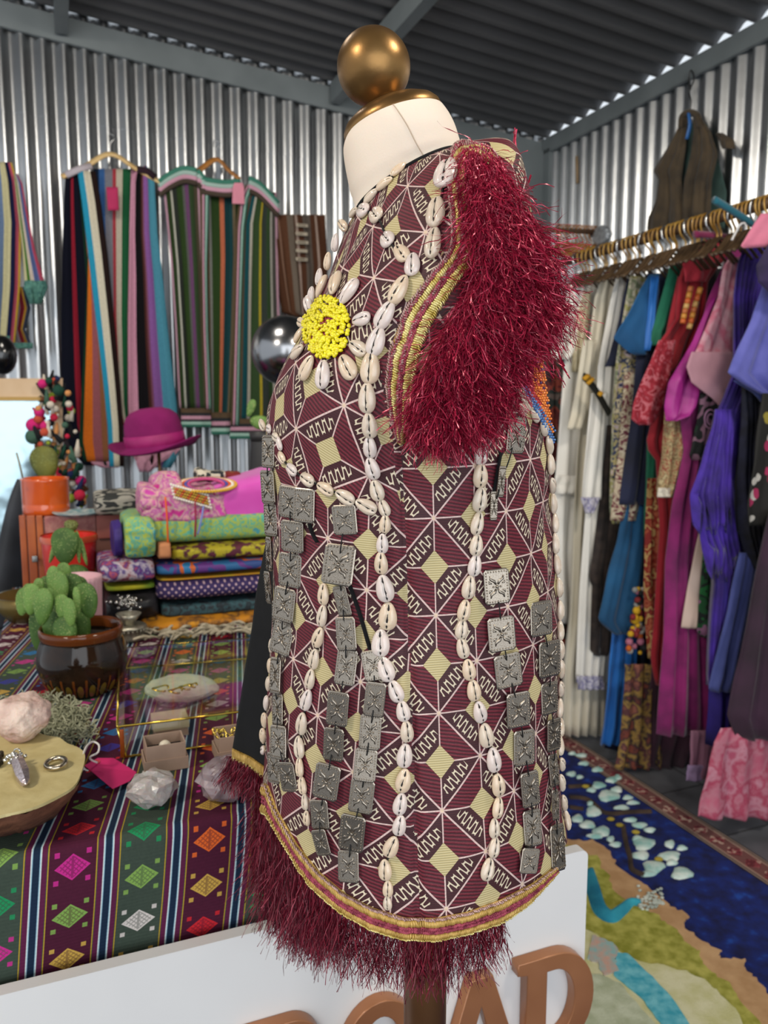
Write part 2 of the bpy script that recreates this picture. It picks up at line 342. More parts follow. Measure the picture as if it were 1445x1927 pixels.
for cx, cy, w_, h_ in [(250, 590, 60, 20), (205, 580, 40, 16), (262, 630, 56, 18), (200, 682, 50, 24), (240, 698, 36, 16), (330, 660, 60, 26), (335, 738, 70, 34), (300, 762, 50, 22), (400, 712, 60, 30), (430, 700, 40, 30), (385, 790, 110, 56), (425, 760, 60, 30), (480, 800, 52, 22), (505, 826, 66, 18), (450, 850, 80, 22), (310, 868, 80, 56), (297, 830, 44, 20), (280, 935, 80, 40), (230, 905, 60, 40), (350, 968, 90, 50), (320, 992, 90, 24), (395, 1008, 40, 30), (420, 1035, 60, 24), (495, 912, 70, 22), (540, 938, 80, 26), (590, 962, 60, 24), (560, 1030, 110, 66), (530, 1005, 60, 30), (545, 1088, 90, 44), (610, 1145, 110, 66), (690, 1032, 52, 40), (750, 1052, 54, 26), (690, 1092, 110, 50), (580, 1182, 80, 28), (750, 1178, 110, 62), (700, 1125, 60, 30)]:
    x, y = crop([(cx, cy)])[0]; c = onz(x, y, .0115); e = (onz(x+w_/5.3, y, .0115)-c); g = (onz(x, y-h_/5.3, .0115)-c)
    mb = MB(); n = 14; V = [c+Vector((0, 0, .009))]
    for rr, zz in ((.6, .007), (.95, .003), (1.0, 0)):
        for q in range(n): a_ = 2*PI*q/n; k2 = 1+.13*math.sin(3*a_+cx)+.06*math.sin(5*a_+cy); V.append(c+e*math.cos(a_)*rr*k2+g*math.sin(a_)*rr*k2+Vector((0, 0, zz)))
    mb.add(V, [(0, 1+q, 1+(q+1) % n) for q in range(n)]+[(1+j*n+q, 1+(j+1)*n+q, 1+(j+1)*n+(q+1) % n, 1+j*n+(q+1) % n) for j in range(2) for q in range(n)]); mb.build('magnolia_petal', bl, rug)
mb = MB()
for x, y in crop([(440, 935), (520, 970), (635, 1105), (270, 742), (395, 905)]): mb.sph(onz(x, y, .018), (.014, .01, .006), 8, 5)
mb.build('blossom_centre', yl, rug)
# ================================================================ table, cloth, sign
TZ = .85; TB = .935
wood = mat('table_wood', '#6b4a30', .5, 0, '#84603f', 12)
tb = thing('display_table', 'wooden display table hidden under the striped woven cloth', 'table', loc=Rm(.25, 1.6, 0))
mb = MB(); mb.box(Rm(.25, 1.69, TZ-.024), .76, 1.46, .03, MW, bev=.004); mb.build('tabletop', wood, tb)
for a in (-.08, .58):
    for b in (1.02, 2.36): mb = MB(); mb.box(Rm(a, b, (TZ-.037)/2+.0085), .05, .05, TZ-.057, MW, bev=.003); mb.build('leg', wood, tb)
# cloth: arc length profile over the front edge, skewed stripes
A0, A1 = -.142, .64; prof = [(b, TZ) for b in np.linspace(2.44, TB+.012, 60)]+[(TB+.012-.012*math.sin(q), TZ-.012*(1-math.cos(q))) for q in np.linspace(.2, PI/2, 6)]+[(TB-.004*math.sin(z*30), TZ-.012-z) for z in np.linspace(.01, .24, 24)]
V = []; U = []; s_ = 0; L = [0]
for p, q in zip(prof, prof[1:]): L.append(L[-1]+math.hypot(q[0]-p[0], q[1]-p[1]))
edgeL = L[60]; nx = 60
# side drop on the left, then top, as one strip across
cols = [(A0, -.22), (A0, -.12), (A0, -.02)]+[(a, 0) for a in np.linspace(A0+.004, A1, nx)]+[(A1+.004, -.02), (A1+.004, -.2)]
for j, (b, z) in enumerate(prof):
    for i, (a, dz) in enumerate(cols):
        zz = z+dz if j < 62 else min(z, TZ+dz) if dz else z
        rip = .004*nrm(Vector((a*9, j*.12, 1))) if j > 64 else .0012*nrm(Vector((a*8, b*8, 0)))
        V.append(Rm(a, b-(rip if j > 64 else 0), zz+(rip if j <= 64 else 0)))
        ss = L[j]-edgeL; k_ = .21*ss if ss < 0 else .10*ss
        U.append(((a-dz*0+(dz if a < 0 else -dz))+k_, ss))
W = len(cols); Fc = [(j*W+i, j*W+i+1, (j+1)*W+i+1, (j+1)*W+i) for j in range(len(prof)-1) for i in range(W-1)]
m, t, p = newmat('striped_woven_cloth'); u, v, _, tc = uv(t)
uu = (u+.044+.0785*2)/.0785; cell = uu.fl(); f = uu.fr(); par = cell.mod(2.0)              # narrow stripe groups at integers
g = ((f+.5).fr()-.5).abs()                                                              # distance from the stripe group
base = mix(t, par, '#4c1830', '#3e4a40'); base = mix(t, .25, base, ramp(t, noise(t, 300, 2), [(.3, (.4, .4, .4)), (.7, (1, 1, 1))], False), 'MULTIPLY')
vv = v/.058+cell*.5; vc = vv.fl(); dv = (vv.fr()-.5).abs(); du = (f-.5).abs()
wn = t.nodes.new('ShaderNodeTexWhiteNoise'); wn.noise_dimensions = '2D'; cb = t.nodes.new('ShaderNodeCombineXYZ'); t.links.new(cell.k, cb.inputs[0]); t.links.new(vc.k, cb.inputs[1]); t.links.new(cb.outputs[0], wn.inputs['Vector'])
mc = ramp(t, wn.outputs['Value'], [(0, '#c8262f'), (.14, '#1f6fa8'), (.27, '#e0662a'), (.38, '#cfc6c0'), (.5, '#c02c86'), (.62, '#1e8a55'), (.72, '#c9a24a'), (.82, '#3b3a9a'), (.9, '#7fa34f')])
dia = (du/.25+dv/.26).lt(1.0); rim = (du/.25+dv/.26).gt(.86)
lat = ((((f-.5)+(vv.fr()-.5)*.75)*13.0).fr().lt(.3)).mx(((((f-.5)-(vv.fr()-.5)*.75)*13.0).fr().lt(.3)))
bar = du.lt(.018); inner = lat.mx(bar)*(rim.inv())
corner = ((du-.22).abs().lt(.035))*((dv-.27).abs().lt(.05))
c = mix(t, dia*(inner*.55).inv(), base, mc); c = mix(t, corner*.85, c, mc)
st = ramp(t, g, [(0, '#16283f'), (.045, '#8fb6c8'), (.058, '#c9d3d3'), (.074, '#5a1d40'), (.148, '#1f5a3c'), (.156, '#b08f2e')])
c = mix(t, g.lt(.172), c, st); t.links.new(c, p.inputs['Base Color']); p.inputs['Roughness'].default_value = .85; p.inputs['Specular IOR Level'].default_value = .2
bump(t, p, (v*1400.0).sin(), .15, .0005)
mesh('tablecloth', V, Fc, m, uvs=U, label='striped maroon and green woven cloth with bright diamond motifs draped over the display table', cat='tablecloth')
# sign board
SB = .905; white = mat('white_board', '#dcdad9', .5, 0, '#e4e2e0', 3)
p0, p1 = onb(0, 1860, SB), onb(1100, 1610, SB); ztop = (p0.z+p1.z)/2+.0; a1 = rab(p1)[0]+.006
sg = thing('sign_board', 'white painted sign board with raised copper capital letters standing in front of the table', 'sign', loc=Rm(.1, SB, 0))
mb = MB(); bm = bmesh.new(); n = 8; r_ = .012; pts = [Rm(-.6, SB, .04), Rm(a1, SB, .04), Rm(a1, SB, ztop-r_)]+[Rm(a1-r_+r_*math.cos(q), SB, ztop-r_+r_*math.sin(q)) for q in np.linspace(.2, PI/2, 6)]+[Rm(-.6, SB, ztop)]
mb.prism(pts, nR*.018); mb.build('board', white, sg, smooth=False)
for a in (-.5, .4): mb = MB(); mb.box(Rm(a, SB-.001, .028), .05, .1, .024, MW, bev=.003); mb.build('foot', white, sg)
copper = mat('copper_paint', '#9a6440', .42, .35, '#b57b52', 6, coat=.3)
def letter(name, splines, a_off, z0, hgt, wid):
    cu = bpy.data.curves.new(name, 'CURVE'); cu.dimensions = '2D'; cu.fill_mode = 'BOTH'; cu.extrude = .008; cu.bevel_depth = .0015; cu.bevel_resolution = 2
    for P in splines:
        sp = cu.splines.new('POLY'); sp.points.add(len(P)-1); sp.use_cyclic_u = True
        for q, (x, y) in zip(sp.points, P): q.co = (x*wid, y*hgt, 0, 1)
    ob = bpy.data.objects.new(name, cu); C.objects.link(ob); dg = bpy.context.evaluated_depsgraph_get(); me = bpy.data.meshes.new_from_object(ob.evaluated_get(dg)); bpy.data.objects.remove(ob)
    M = Matrix.Translation(Rm(a_off, SB-.0095, z0)) @ MW.to_4x4() @ Matrix.Rotation(PI/2, 4, 'X'); me.transform(M); me.materials.clear(); me.materials.append(copper)
    o = bpy.data.objects.new('letter', me); C.objects.link(o); o.parent = sg; o.matrix_parent_inverse = Matrix.Translation(-sg.location); o['label'] = 'copper letter '+name; return o
arc = lambda cx, cy, rx, ry, a0, a1, n=18: [(cx+rx*math.cos(PI*(a0+(a1-a0)*i/n)), cy+ry*math.sin(PI*(a0+(a1-a0)*i/n))) for i in range(n+1)]
Dsh = [[(0, 1), (0, .9), (.12, .88), (.12, .12), (0, .1), (0, 0)]+arc(.5, .5, .5, .5, -.5, .5), [(.36, .86), (.36, .14)]+arc(.48, .5, .28, .36, -.5, .5)]
Osh = [arc(.5, .5, .5, .5, 0, 1.97, 34), arc(.5, .5, .27, .37, 0, 1.95, 30)]
Ash = [[(.38, 1), (.62, 1), (.95, .1), (1.02, .1), (1.02, 0), (.66, 0), (.66, .1), (.72, .1), (.67, .27), (.33, .27), (.28, .1), (.36, .1), (.36, 0), (-.02, 0), (-.02, .1), (.06, .1)], [(.37, .38), (.63, .38), (.5, .76)]]
Rsh = [[(0, 1), (0, .9), (.12, .88), (.12, .12), (0, .1), (0, 0), (.48, 0), (.48, .1), (.36, .12), (.36, .44), (.48, .44), (.74, 0), (1.04, 0), (1.04, .1), (.95, .1), (.74, .47)]+arc(.58, .72, .36, .28, -.32, .5), [(.36, .88), (.36, .55)]+arc(.55, .715, .16, .165, -.5, .5)]
zD = onb(1000, 1792, SB).z; hh = .155
for nm, sh, xl, xr in (('R', Rsh, 446, 606), ('O', Osh, 632, 782), ('A', Ash, 812, 972), ('D', Dsh, 962, 1100)):
    al = rab(onb(xl, 1890, SB))[0]; ar = rab(onb(xr, 1890, SB))[0]; letter(nm, sh, al, zD-hh+dict(R=.018, O=.008, A=-.003, D=0)[nm], hh, ar-al)
# ================================================================ dress form and vest
YC = .78
def ring(L, Rr, ry, skew=0):
    Ys = YC-ry*ry/YC; l, r = at(*L, Ys), at(*Rr, Ys); ca = math.sqrt(1-(ry/YC)**2)
    return dict(c=Vector(((l.x+r.x)/2, YC, (l.z+r.z)/2)), e=(r-l)*.5/ca, ry=ry, sk=skew)
def rpoint(g, a): return g['c']+g['e']*math.cos(a)+Vector((g['sk']*abs(math.sin(a))**1.5, -g['ry']*math.sin(a), 0))
def rlerp(rings, v):
    v = max(0, min(len(rings)-1.0001, v)); i = int(v); t = v-i; P = [rings[max(0, min(len(rings)-1, i+k))] for k in (-1, 0, 1, 2)]
    def cr(a, b, c, d): return .5*((2*b)+(c-a)*t+(2*a-5*b+4*c-d)*t*t+(3*b-a-3*c+d)*t*t*t)
    return {k: cr(*[p[k] for p in P]) for k in ('c', 'e', 'ry', 'sk')}
VR = [ring((672, 398), (868, 288), .060), ring((655, 420), (897, 279), .090, .018), ring((640, 450), (935, 292), .132, .040), ring((622, 500), (962, 372), .158, .040),
      ring((596, 560), (985, 480), .166, .028), ring((556, 640), (1008, 600), .168, .014), ring((519, 720), (1022, 710), .165, .004), ring((504, 790), (1032, 795), .160),
      ring((509, 880), (1037, 885), .152), ring((514, 1000), (1044, 1000), .146), ring((513, 1150), (1050, 1150), .148), ring((505, 1300), (1050, 1300), .154),
      ring((497, 1450), (1054, 1450), .162), ring((490, 1600), (1070, 1600), .170), ring((480, 1750), (1080, 1750), .176)]
HB = [(480, 1525), (505, 1535), (540, 1592), (580, 1662), (640, 1715), (700, 1750), (760, 1768), (820, 1770), (880, 1757), (940, 1737), (985, 1708), (1040, 1650), (1064, 1590), (1085, 1560)]
HT = [(480, 1465), (505, 1478), (520, 1520), (560, 1590), (600, 1640), (650, 1682), (700, 1708), (760, 1727), (820, 1728), (880, 1716), (940, 1694), (1000, 1663), (1046, 1628), (1068, 1585)]
NA, NV = 320, 230
vend = {}
for i in range(NA+1):
    a = 2*PI*i/NA; aa = a if a <= PI else 2*PI-a; v = 9.0
    while v < 13.98:
        x, y = proj(rpoint(rlerp(VR, v), aa))
        if y > interp(x, HB)[0]: break
        v += .01
    vend[i] = v
Pv = np.zeros((NV+1, NA+1, 3))
for j in range(NV+1):
    for i in range(NA+1):
        a = 2*PI*i/NA; v = vend[i]*(j/NV); q = rpoint(rlerp(VR, v), a); Pv[j, i] = q
# shallow cloth waves, kept out of the collar
for j in range(NV+1):
    for i in range(NA):
        a = 2*PI*i/NA; p = Vector(Pv[j, i]); n = Vector((math.cos(a), -math.sin(a), 0)); t = min(1, j/60)
        seam = proj(p)[0]-(757+(proj(p)[1]-850)*.035) if j > 90 and 0 < a < PI else 99
        d = .0028*nrm(p*14)*t+.0012*nrm(p*40)*t-(.004*math.exp(-(seam/7)**2))
        Pv[j, i] = p+n*d
Pv[:, NA] = Pv[:, 0]
vert = [Vector(p) for p in Pv.reshape(-1, 3)]; W = NA+1
faces = [(j*W+i, j*W+i+1, (j+1)*W+i+1, (j+1)*W+i) for j in range(NV) for i in range(NA)]
bvh = BVHTree.FromPolygons(vert, faces)
UNIT_U, UNIT_V = .0365, .0405
arc_u = np.array([(PI/2-2*PI*i/NA)*.155 for i in range(NA+1)])
def rawuv(p):
    a = math.atan2(YC-p.y, p.x-.042); return ((PI/2-a)*.158 if a > -PI/2 else (PI/2-(a+2*PI))*.158), p.z-H
def hit(px, py, off=0):
    d = ray(px, py).normalized(); r = bvh.ray_cast(O, d)
    if r[0] is None: 
        q = at(px, py, .755); return q, Vector((math.copysign(.8, px-760), -.6, 0)), False
    n = r[1]; n = n if n.dot(d) < 0 else -n; return r[0]+n*off, n, True
def panel(x, y):
    if y < min(880+max(0, x-540)*.45, 965) and x < 700+(y-600)*.16 and y > 600-0*x: return 'bust'
    if y < 600 and x < 830: return 'chest'
    if x < 757+(y-850)*.035: return 'front'
    return 'side'
def anchor(px, py): p = hit(px, py)[0]; return rawuv(p)
rot = {'bust': math.radians(-27), 'chest': math.radians(-14), 'front': math.radians(-3), 'side': math.radians(2)}
anc = {'bust': anchor(647, 763), 'chest': anchor(767, 350), 'front': anchor(610, 1181), 'side': anchor(816, 975)}
cs = {'bust': (.040, .0420), 'chest': (.037, .041), 'front': (.040, .0385), 'side': (.0365, .0405)}
UVs = []
for f in faces:
    c = (vert[f[0]]+vert[f[2]])/2; near = c.y < YC+.02; x, y = proj(c); pn = panel(x, y) if near else 'side'
    au, av = anc[pn]; th = rot[pn]; su, sv = cs[pn]
    for k in f:
        u_, v_ = rawuv(vert[k]); 
        if not near: u_ = u_ if u_ < .45 else u_
        du, dv = u_-au, v_-av; ru, rv = du*math.cos(th)+dv*math.sin(th), -du*math.sin(th)+dv*math.cos(th)
        UVs.append((ru/su+(0 if pn != 'side' else 100), rv/sv+100 if pn == 'side' else rv/sv))
m, t, p = newmat('woven_brocade'); u, v, _, tc = uv(t)
fu, fv = u.fr(), v.fr(); iu, iv = u.fl(), v.fl(); par = (iu+iv).mod(2.0)
f = fu*par.inv()+fu.inv()*par                                   # mirrored in odd cells: stars at the (0,0),(1,1) corners
s_ = f-fv; pos = s_.gt(0.0); io = iu.mod(2.0)
dark = (pos-io).abs().inv()                                     # xor
dark = (pos+io).mod(2.0).inv() if False else ((pos.inv()+io).mod(2.0))
cr = (f.inv()+fv).mn(f+fv.inv()); RR = .345
cream = cr.lt(RR)
diag = (s_.abs()*.7071).lt(.019); axis = (f.mn(f.inv())).mn(fv.mn(fv.inv())).lt(.016)
Lc = (f+fv)*.7071; k = 35.0; Aa = .105; d0 = .215
taper = ((Lc-.2)*(Lc*-1.0+1.214)*4.6).op('MINIMUM', 1.0)
sn = ((Lc*k).sin()*1.9).op('TANH'); cs_ = (Lc*k).cos()*1.9*((sn*sn).inv()); dd = ((s_.abs()*.7071-d0)-sn*taper*Aa).abs()/((cs_*taper*(Aa*k))*(cs_*taper*(Aa*k))+1.0).sq()
squig = dd.lt(.018)*dark*(Lc.gt(.33))*(Lc.lt(1.08))*(cr.gt(RR+.03))
nz = X(t, noise(t, 55, 3)); rib = (v*84.0+u*16.0+nz*5.0).sin()*.5+.5; fine = X(t, noise(t, 900, 2))
mar = mix(t, rib, '#3e0f1a', '#782433'); mar = mix(t, .5, mar, ramp(t, fine, [(.35, (.45, .4, .4)), (.65, (1, 1, 1))], False), 'MULTIPLY')
crib = ((v*130.0).sin()*.5+.5); cre = mix(t, crib, '#a89868', '#c9bb90')
drk = mix(t, crib, '#331319', '#43191f')
c = mix(t, dark, mar, drk); c = mix(t, squig, c, '#d2c4ab'); c = mix(t, cream, c, cre)
line = (diag.mx(axis))*(cream.inv()); c = mix(t, line, c, mix(t, X(t, noise(t, 700, 2)), '#b08f8c', '#e8cfc6')); c = mix(t, (f*f+fv*fv).sq().mn((f.inv()*f.inv()+fv.inv()*fv.inv()).sq()).lt(.04), c, '#d8bfa6')
t.links.new(c, p.inputs['Base Color']); p.inputs['Roughness'].default_value = .62; p.inputs['Specular IOR Level'].default_value = .4
hgt = rib*.5*(dark.inv())*(cream.inv())+line*1.2+squig*1.2+crib*cream*.4+fine*.3
bump(t, p, hgt, .55, .0009)
vest = thing('embroidered_vest', 'maroon brocade vest with cowrie shells, metal plates and crimson fringe worn by the dress form', 'vest', loc=(.04, YC, H-.40))
inner = mat('black_lining', '#050608', 1, 0, '#0a0b0e', 60)
body = mesh('body_panel', vert, faces, m, vest, uvs=UVs)
# ---- dress form
linen = mat('cream_cloth', '#e3d3c2', .8, 0, '#d9c8b6', 6, nb=.08, bs=500, sub=.1)
brass = mat('aged_brass_paint', '#7a5a34', .34, .8, '#987546', 14, nb=.12, bs=50)
form = thing('dress_form', 'cream tailor dress form with brass neck cap and ball finial on a brown pole', 'dress form', loc=(.05, YC, 0))
NR_ = [ring((651, 262), (835, 203), .052), ring((646, 282), (846, 218), .056), ring((650, 315), (857, 240), .058), ring((658, 355), (866, 268), .057), ring((668, 400), (880, 300), .056), ring((650, 470), (930, 400), .075)]
V = []; n = 72
for j in range(41):
    g = rlerp(NR_, 5*j/40)
    for i in range(n): V.append(rpoint(g, 2*PI*i/n))
V.append(NR_[0]['c'])
mesh('neck', V, [(j*n+i, j*n+(i+1) % n, (j+1)*n+(i+1) % n, (j+1)*n+i) for j in range(40) for i in range(n)]+[(len(V)-1, (i+1) % n, i) for i in range(n)], linen, form)
mb = MB(); P = []
for j in range(26):
    g = rlerp(NR_, 4.9*j/25); P.append(rpoint(g, 1.62-.35*j/25)+Vector((0, -.0004, 0)))
mb.tube(P, .0005, 5); mb.build('neck_seam', mat('seam_thread', '#b9a692', .9), form)
TR = [dict(g, e=g['e']*.93, ry=g['ry']*.93, sk=g['sk']*.9) for g in VR]
V = []
for j in range(61):
    g = rlerp(TR, 1+11*j/60)
    for i in range(n): V.append(rpoint(g, 2*PI*i/n))
mesh('torso', V, [(j*n+i, j*n+(i+1) % n, (j+1)*n+(i+1) % n, (j+1)*n+i) for j in range(60) for i in range(n)]+[tuple(60*n+i for i in range(n))], linen, form)
# cap: tilted lathe
cl, cr_ = at(649, 266, .775), at(833, 200, .775); cc = (cl+cr_)/2; cc.y = YC; ex = (cr_-cl).normalized(); up = ex.cross(Vector((0, 1, 0))).normalized()
if up.z < 0: up = -up
rc = (cr_-cl).length/2; M = Matrix((ex, Vector((0, 1, 0)), up)).transposed()
mb = MB(); mb.lathe([(0, -.004), (rc*.9, -.004), (rc*.98, -.002), (rc*1.0, .002), (rc*.98, .0065), (rc*.90, .0115), (rc*.72, .0165), (rc*.5, .0195), (rc*.36, .0215), (rc*.30, .0245), (rc*.26, .028), (0, .028)], cc, 64, M); mb.build('neck_cap', brass, form)
bc = at(703, 127, YC); mb = MB(); mb.sph(bc, 65*YC/F*1.0, 48, 32, M); mb.build('ball_finial', brass, form)
pole = mat('brown_pole', '#5a3b22', .35, .45, '#7d5632', 5)
pc = at(800, 1850, YC); mb = MB(); mb.lathe([(.0225, .03), (.0235, .10), (.022, .5), (.0235, .9), (.03, .96), (.03, .985), (0, .985)], (pc.x, YC, 0), 32); mb.build('pole', pole, form)
mb = MB(); mb.lathe([(0, 0.014), (.10, .014), (.105, .018), (.10, .03), (.06, .04), (.03, .06), (.0, .06)], (pc.x, YC, 0), 40); mb.build('base', pole, form)
# collar piping
mb = MB(); mb.tube([rpoint(rlerp(VR, 0), 2*PI*i/90) for i in range(90)], .0022, 8, closed=True); mb.build('collar_piping', inner, vest)
# ---- open far front: black lining with braid
V = []; U = []; rows = [(1020, 500, 520), (1060, 492, 524), (1120, 481, 524), (1180, 474, 524), (1250, 462, 522), (1330, 450, 516), (1405, 437, 512), (1425, 452, 512), (1440, 470, 512)]
fl = []
ny, nx = 40, 14
for j in range(ny+1):
    for i in range(nx+1):
        s0 = i/nx; xb = 437+75*s0; yb_ = interp(xb, [(437, 1408), (470, 1424), (495, 1442), (512, 1452)])[0]; y = 1020+(yb_-1020)*j/ny; xl, xr = interp(y, [(1020, 500, 524), (1060, 492, 526), (1120, 481, 526), (1180, 474, 526), (1250, 462, 524), (1330, 450, 520), (1410, 437, 516), (1460, 437, 514)])
        q = at(xl+(xr-xl)*s0, y, .845-.055*s0+.004*math.sin(j*.35)); fl.append(q)
W2 = nx+1; ff = [(j*W2+i, j*W2+i+1, (j+1)*W2+i+1, (j+1)*W2+i) for j in range(ny) for i in range(nx)]
N2 = len(fl); fl2 = fl+[q+Vector((.001, .004, 0)) for q in fl]; ff += [tuple(k_+N2 for k_ in reversed(f_)) for f_ in ff]
rim = list(range(W2))+[j*W2+nx for j in range(1, ny+1)]+[ny*W2+i for i in range(nx-1, -1, -1)]+[j*W2 for j in range(ny-1, 0, -1)]
ff += [(rim[a], rim[a-1], rim[a-1]+N2, rim[a]+N2) for a in range(len(rim))]
mesh('lining_flap', fl2, ff, inner, vest, label='black lining of the open far front')
# ---- braid trims
gold = mat('gold_braid', '#9c7a34', .42, .25, '#c4a056', 120, coat=.2); goldy = mat('bright_gold_braid', '#c0a850', .32, .35, '#e8dc98', 120, coat=.3); mthr = mat('maroon_braid', '#6a1a2c', .6, 0, '#a8475a', 200)
silk = mat('silver_edge_thread', '#8d6a66', .5, .3, '#c9a8a0', 300)
def braid(name, top, bot, rowsdef, n, gm, seed=0, hitf=None, parent=None):
    """raised stitches laid between two edge polylines of surface points; rowsdef = (t0, t1, material slot, slant, radius)"""
    T = top; B = bot; mb = MB()
    def P(s0, tt, off):
        k_ = s0*(len(T)-1); i = min(int(k_), len(T)-2); f_ = k_-i; a = T[i][0].lerp(T[i+1][0], f_); b = B[i][0].lerp(B[i+1][0], f_); nn = T[i][1].lerp(T[i+1][1], f_).lerp(B[i][1].lerp(B[i+1][1], f_), tt)
        return a.lerp(b, tt)+nn*off
    g = random.Random(seed)
    V = []; 
    for q in range(n+1):
        for tt, off in ((-.02, -.001), (0, .0012), (.5, .0020), (1, .0012), (1.02, -.001)): V.append(P(q/n, tt, off))
    mb.add(V, [(q*5+r_, q*5+r_+1, (q+1)*5+r_+1, (q+1)*5+r_) for q in range(n) for r_ in range(4)], None, 0)
    for (t0, t1, sl, slant, rad, cnt) in rowsdef:
        for q in range(int(n*cnt)):
            s0 = (q+.5)/(n*cnt); s1 = s0+slant/n; w1 = g.uniform(-.03, .03)
            if not 0 <= s1 <= 1: continue
            pp = [P(s0, t0+w1, .0014), P((s0+s1)/2, (t0+t1)/2+w1, .0030+g.uniform(0, .0006)), P(s1, t1+w1, .0014)]
            mb.tube(smoothpts(pp, 2), rad*g.uniform(.85, 1.15), 5, sl, cap=True)
    return mb.build(name, [gm, mthr, gold, goldy, silk], parent or vest)
xs = list(np.linspace(497, 1050, 70))
def bandpts(c, xs, off=.0016):
    return [hit(x, interp(x, c)[0], off)[:2] for x in xs]
top = []; bot = []
for x in xs:
    y0, y1 = interp(x, HT)[0], interp(x, HB)[0]; p0 = hit(x, y0, .0008)
    p1 = hit(x, y1-3, .0008) if hit(x, y1-3)[2] else hit(x, y1-8, .0008)
    if not p0[2]: p0 = (at(x, y0, .755), Vector((-.8, -.6, 0)), 1)
    if not p1[2]: p1 = (p0[0]+Vector((0, 0, -(y1-y0)*.75/F)), p0[1], 1)
    top.append(p0[:2]); bot.append(p1[:2])
braid('hem_braid', top, bot, [(-.03, .06, 4, .9, .0007, 1), (.05, .38, 2, .35, .0012, 1), (.38, .53, 1, 1.0, .0009, 1), (.53, .40, 1, 1.0, .0009, 1), (.53, .68, 1, 1.0, .0009, 1), (.68, .55, 1, 1.0, .0009, 1), (.68, .98, 2, -.35, .0012, 1), (.97, 1.03, 3, .9, .0007, 1)], 190, gold)
# armhole braid, front edge of the opening
AE = [(944, 318), (928, 290), (902, 277), (868, 271), (853, 284), (850, 305), (846, 345), (850, 400), (852, 445), (846, 475), (815, 515), (785, 555), (757, 600), (738, 650), (730, 700), (729, 745), (737, 790), (748, 835)]
AI = [(920, 318), (910, 300), (896, 292), (886, 292), (880, 300), (878, 312), (874, 345), (884, 400), (892, 440), (884, 490), (856, 530), (830, 570), (806, 610), (786, 660), (776, 705), (770, 745), (766, 790), (762, 835)]
def edgepts(E, n=60):
    q = smoothpts([Vector((x, y, 0)) for x, y in E], 5); L = [0]
    for a, b in zip(q, q[1:]): L.append(L[-1]+(b-a).length)
    out = []
    for i in range(n):
        s0 = L[-1]*i/(n-1); k_ = max(0, min(len(q)-2, next((j for j in range(len(L)) if L[j] > s0), len(L)-1)-1)); f_ = (s0-L[k_])/max(1e-6, L[k_+1]-L[k_]); a = q[k_].lerp(q[k_+1], f_); out.append(hit(a.x, a.y, .001)[:2])
    return out
braid('armhole_braid', edgepts(AE), edgepts(AI), [(-.03, .08, 4, 1.0, .0006, 1), (.06, .2, 1, .9, .0007, 1), (.2, .07, 4, .9, .0006, 1), (.2, .44, 3, .5, .0010, 1), (.44, .58, 1, 1, .0008, 1), (.58, .46, 4, 1, .0007, 1), (.58, .7, 1, 1, .0008, 1), (.66, .98, 3, -.7, .0009, 1), (.95, 1.12, 3, .8, .0006, 1)], 150, gold)
# back edge of the flap
q0 = [(fl[ny*W2+i], Vector((0, -1, .2))) for i in range(W2)]; q1 = [(a+Vector((0, -.002, -.012)), b) for a, b in q0]
braid('flap_braid', q0, q1, [(.0, .9, 2, .3, .0011, 1), (.6, 1.1, 3, -.3, .0008, 1)], 30, gold)
# ================================================================ cowrie shells
shellm = []
for nm, c1, c2 in (('cowrie_ivory', '#dccbb8', '#c4b09a'), ('cowrie_pale', '#e0d0c8', '#cdbcb2'), ('cowrie_tan', '#d0b493', '#dcc9b4')):
    shellm.append(mat(nm, c1, .22, 0, c2, 90, coat=.7, sub=.1, nb=.1, bs=500))
slit = mat('shell_slit', '#1a1210', .7)
def cowrie(seed, nu=36, nv=22):
    """egg shaped cowrie, opening up (+z), long axis y; toothed dark slit"""
    g = random.Random(seed); V = []; Fc = []; I = []; wob = g.uniform(-.06, .06)
    for j in range(nv+1):
        th = PI*j/nv; y = math.cos(th); rr = math.sin(th)**.86
        for i in range(nu):
            ph = 2*PI*i/nu; x = rr*math.cos(ph); z = rr*math.sin(ph); eg = 1+.20*y
            X_ = x*.62*eg; Z_ = z*(.42 if z > 0 else .30)*(1+.1*y)
            sl = X_-wob*math.sin(y*2.2)
            if z > 0:
                dip = math.exp(-(sl/.13)**2); Z_ -= .20*dip*rr
                if abs(sl) < .17 and abs(sl) > .03: Z_ += .05*math.sin(y*38)*rr
            V.append(Vector((X_*.5, y*.5, Z_*.5)))
    for j in range(nv):
        for i in range(nu):
            f = (j*nu+i, j*nu+(i+1) % nu, (j+1)*nu+(i+1) % nu, (j+1)*nu+i); Fc.append(f); I.append(0)
    mb = MB(); mb.V = V; mb.F = Fc; mb.I = I; mb.U = [(0, 0)]*len(V)
    # slit strip with ragged edge laid in the groove
    top = []; n = 40
    for q in range(n+1):
        y = -.84+1.68*q/n; rr = math.sqrt(max(.02, 1-y*y)); w_ = (.045+.05*(q % 2))*min(1, 4*(1-abs(q/n*2-1))+.2); x0 = wob*math.sin(y*2.2)
        z = rr**.86*.42*(1+.1*y)-.20*rr+.022; top += [Vector(((x0-w_)*.5, y*.5, z*.5)), Vector(((x0+w_)*.5, y*.5, z*.5))]
    mb.add(top, [(2*q, 2*q+1, 2*q+3, 2*q+2) for q in range(n)], None, 1)
    return mb
protos = []
for k_ in range(6):
    mb = cowrie(k_); me = bpy.data.meshes.new('cowrie_shell'); me.from_pydata([tuple(v) for v in mb.V], [], mb.F); me.materials.append(shellm[k_ % 3]); me.materials.append(slit)
    me.polygons.foreach_set('material_index', mb.I); me.polygons.foreach_set('use_smooth', [True]*len(me.polygons)); me.update(); protos.append((me, mb))
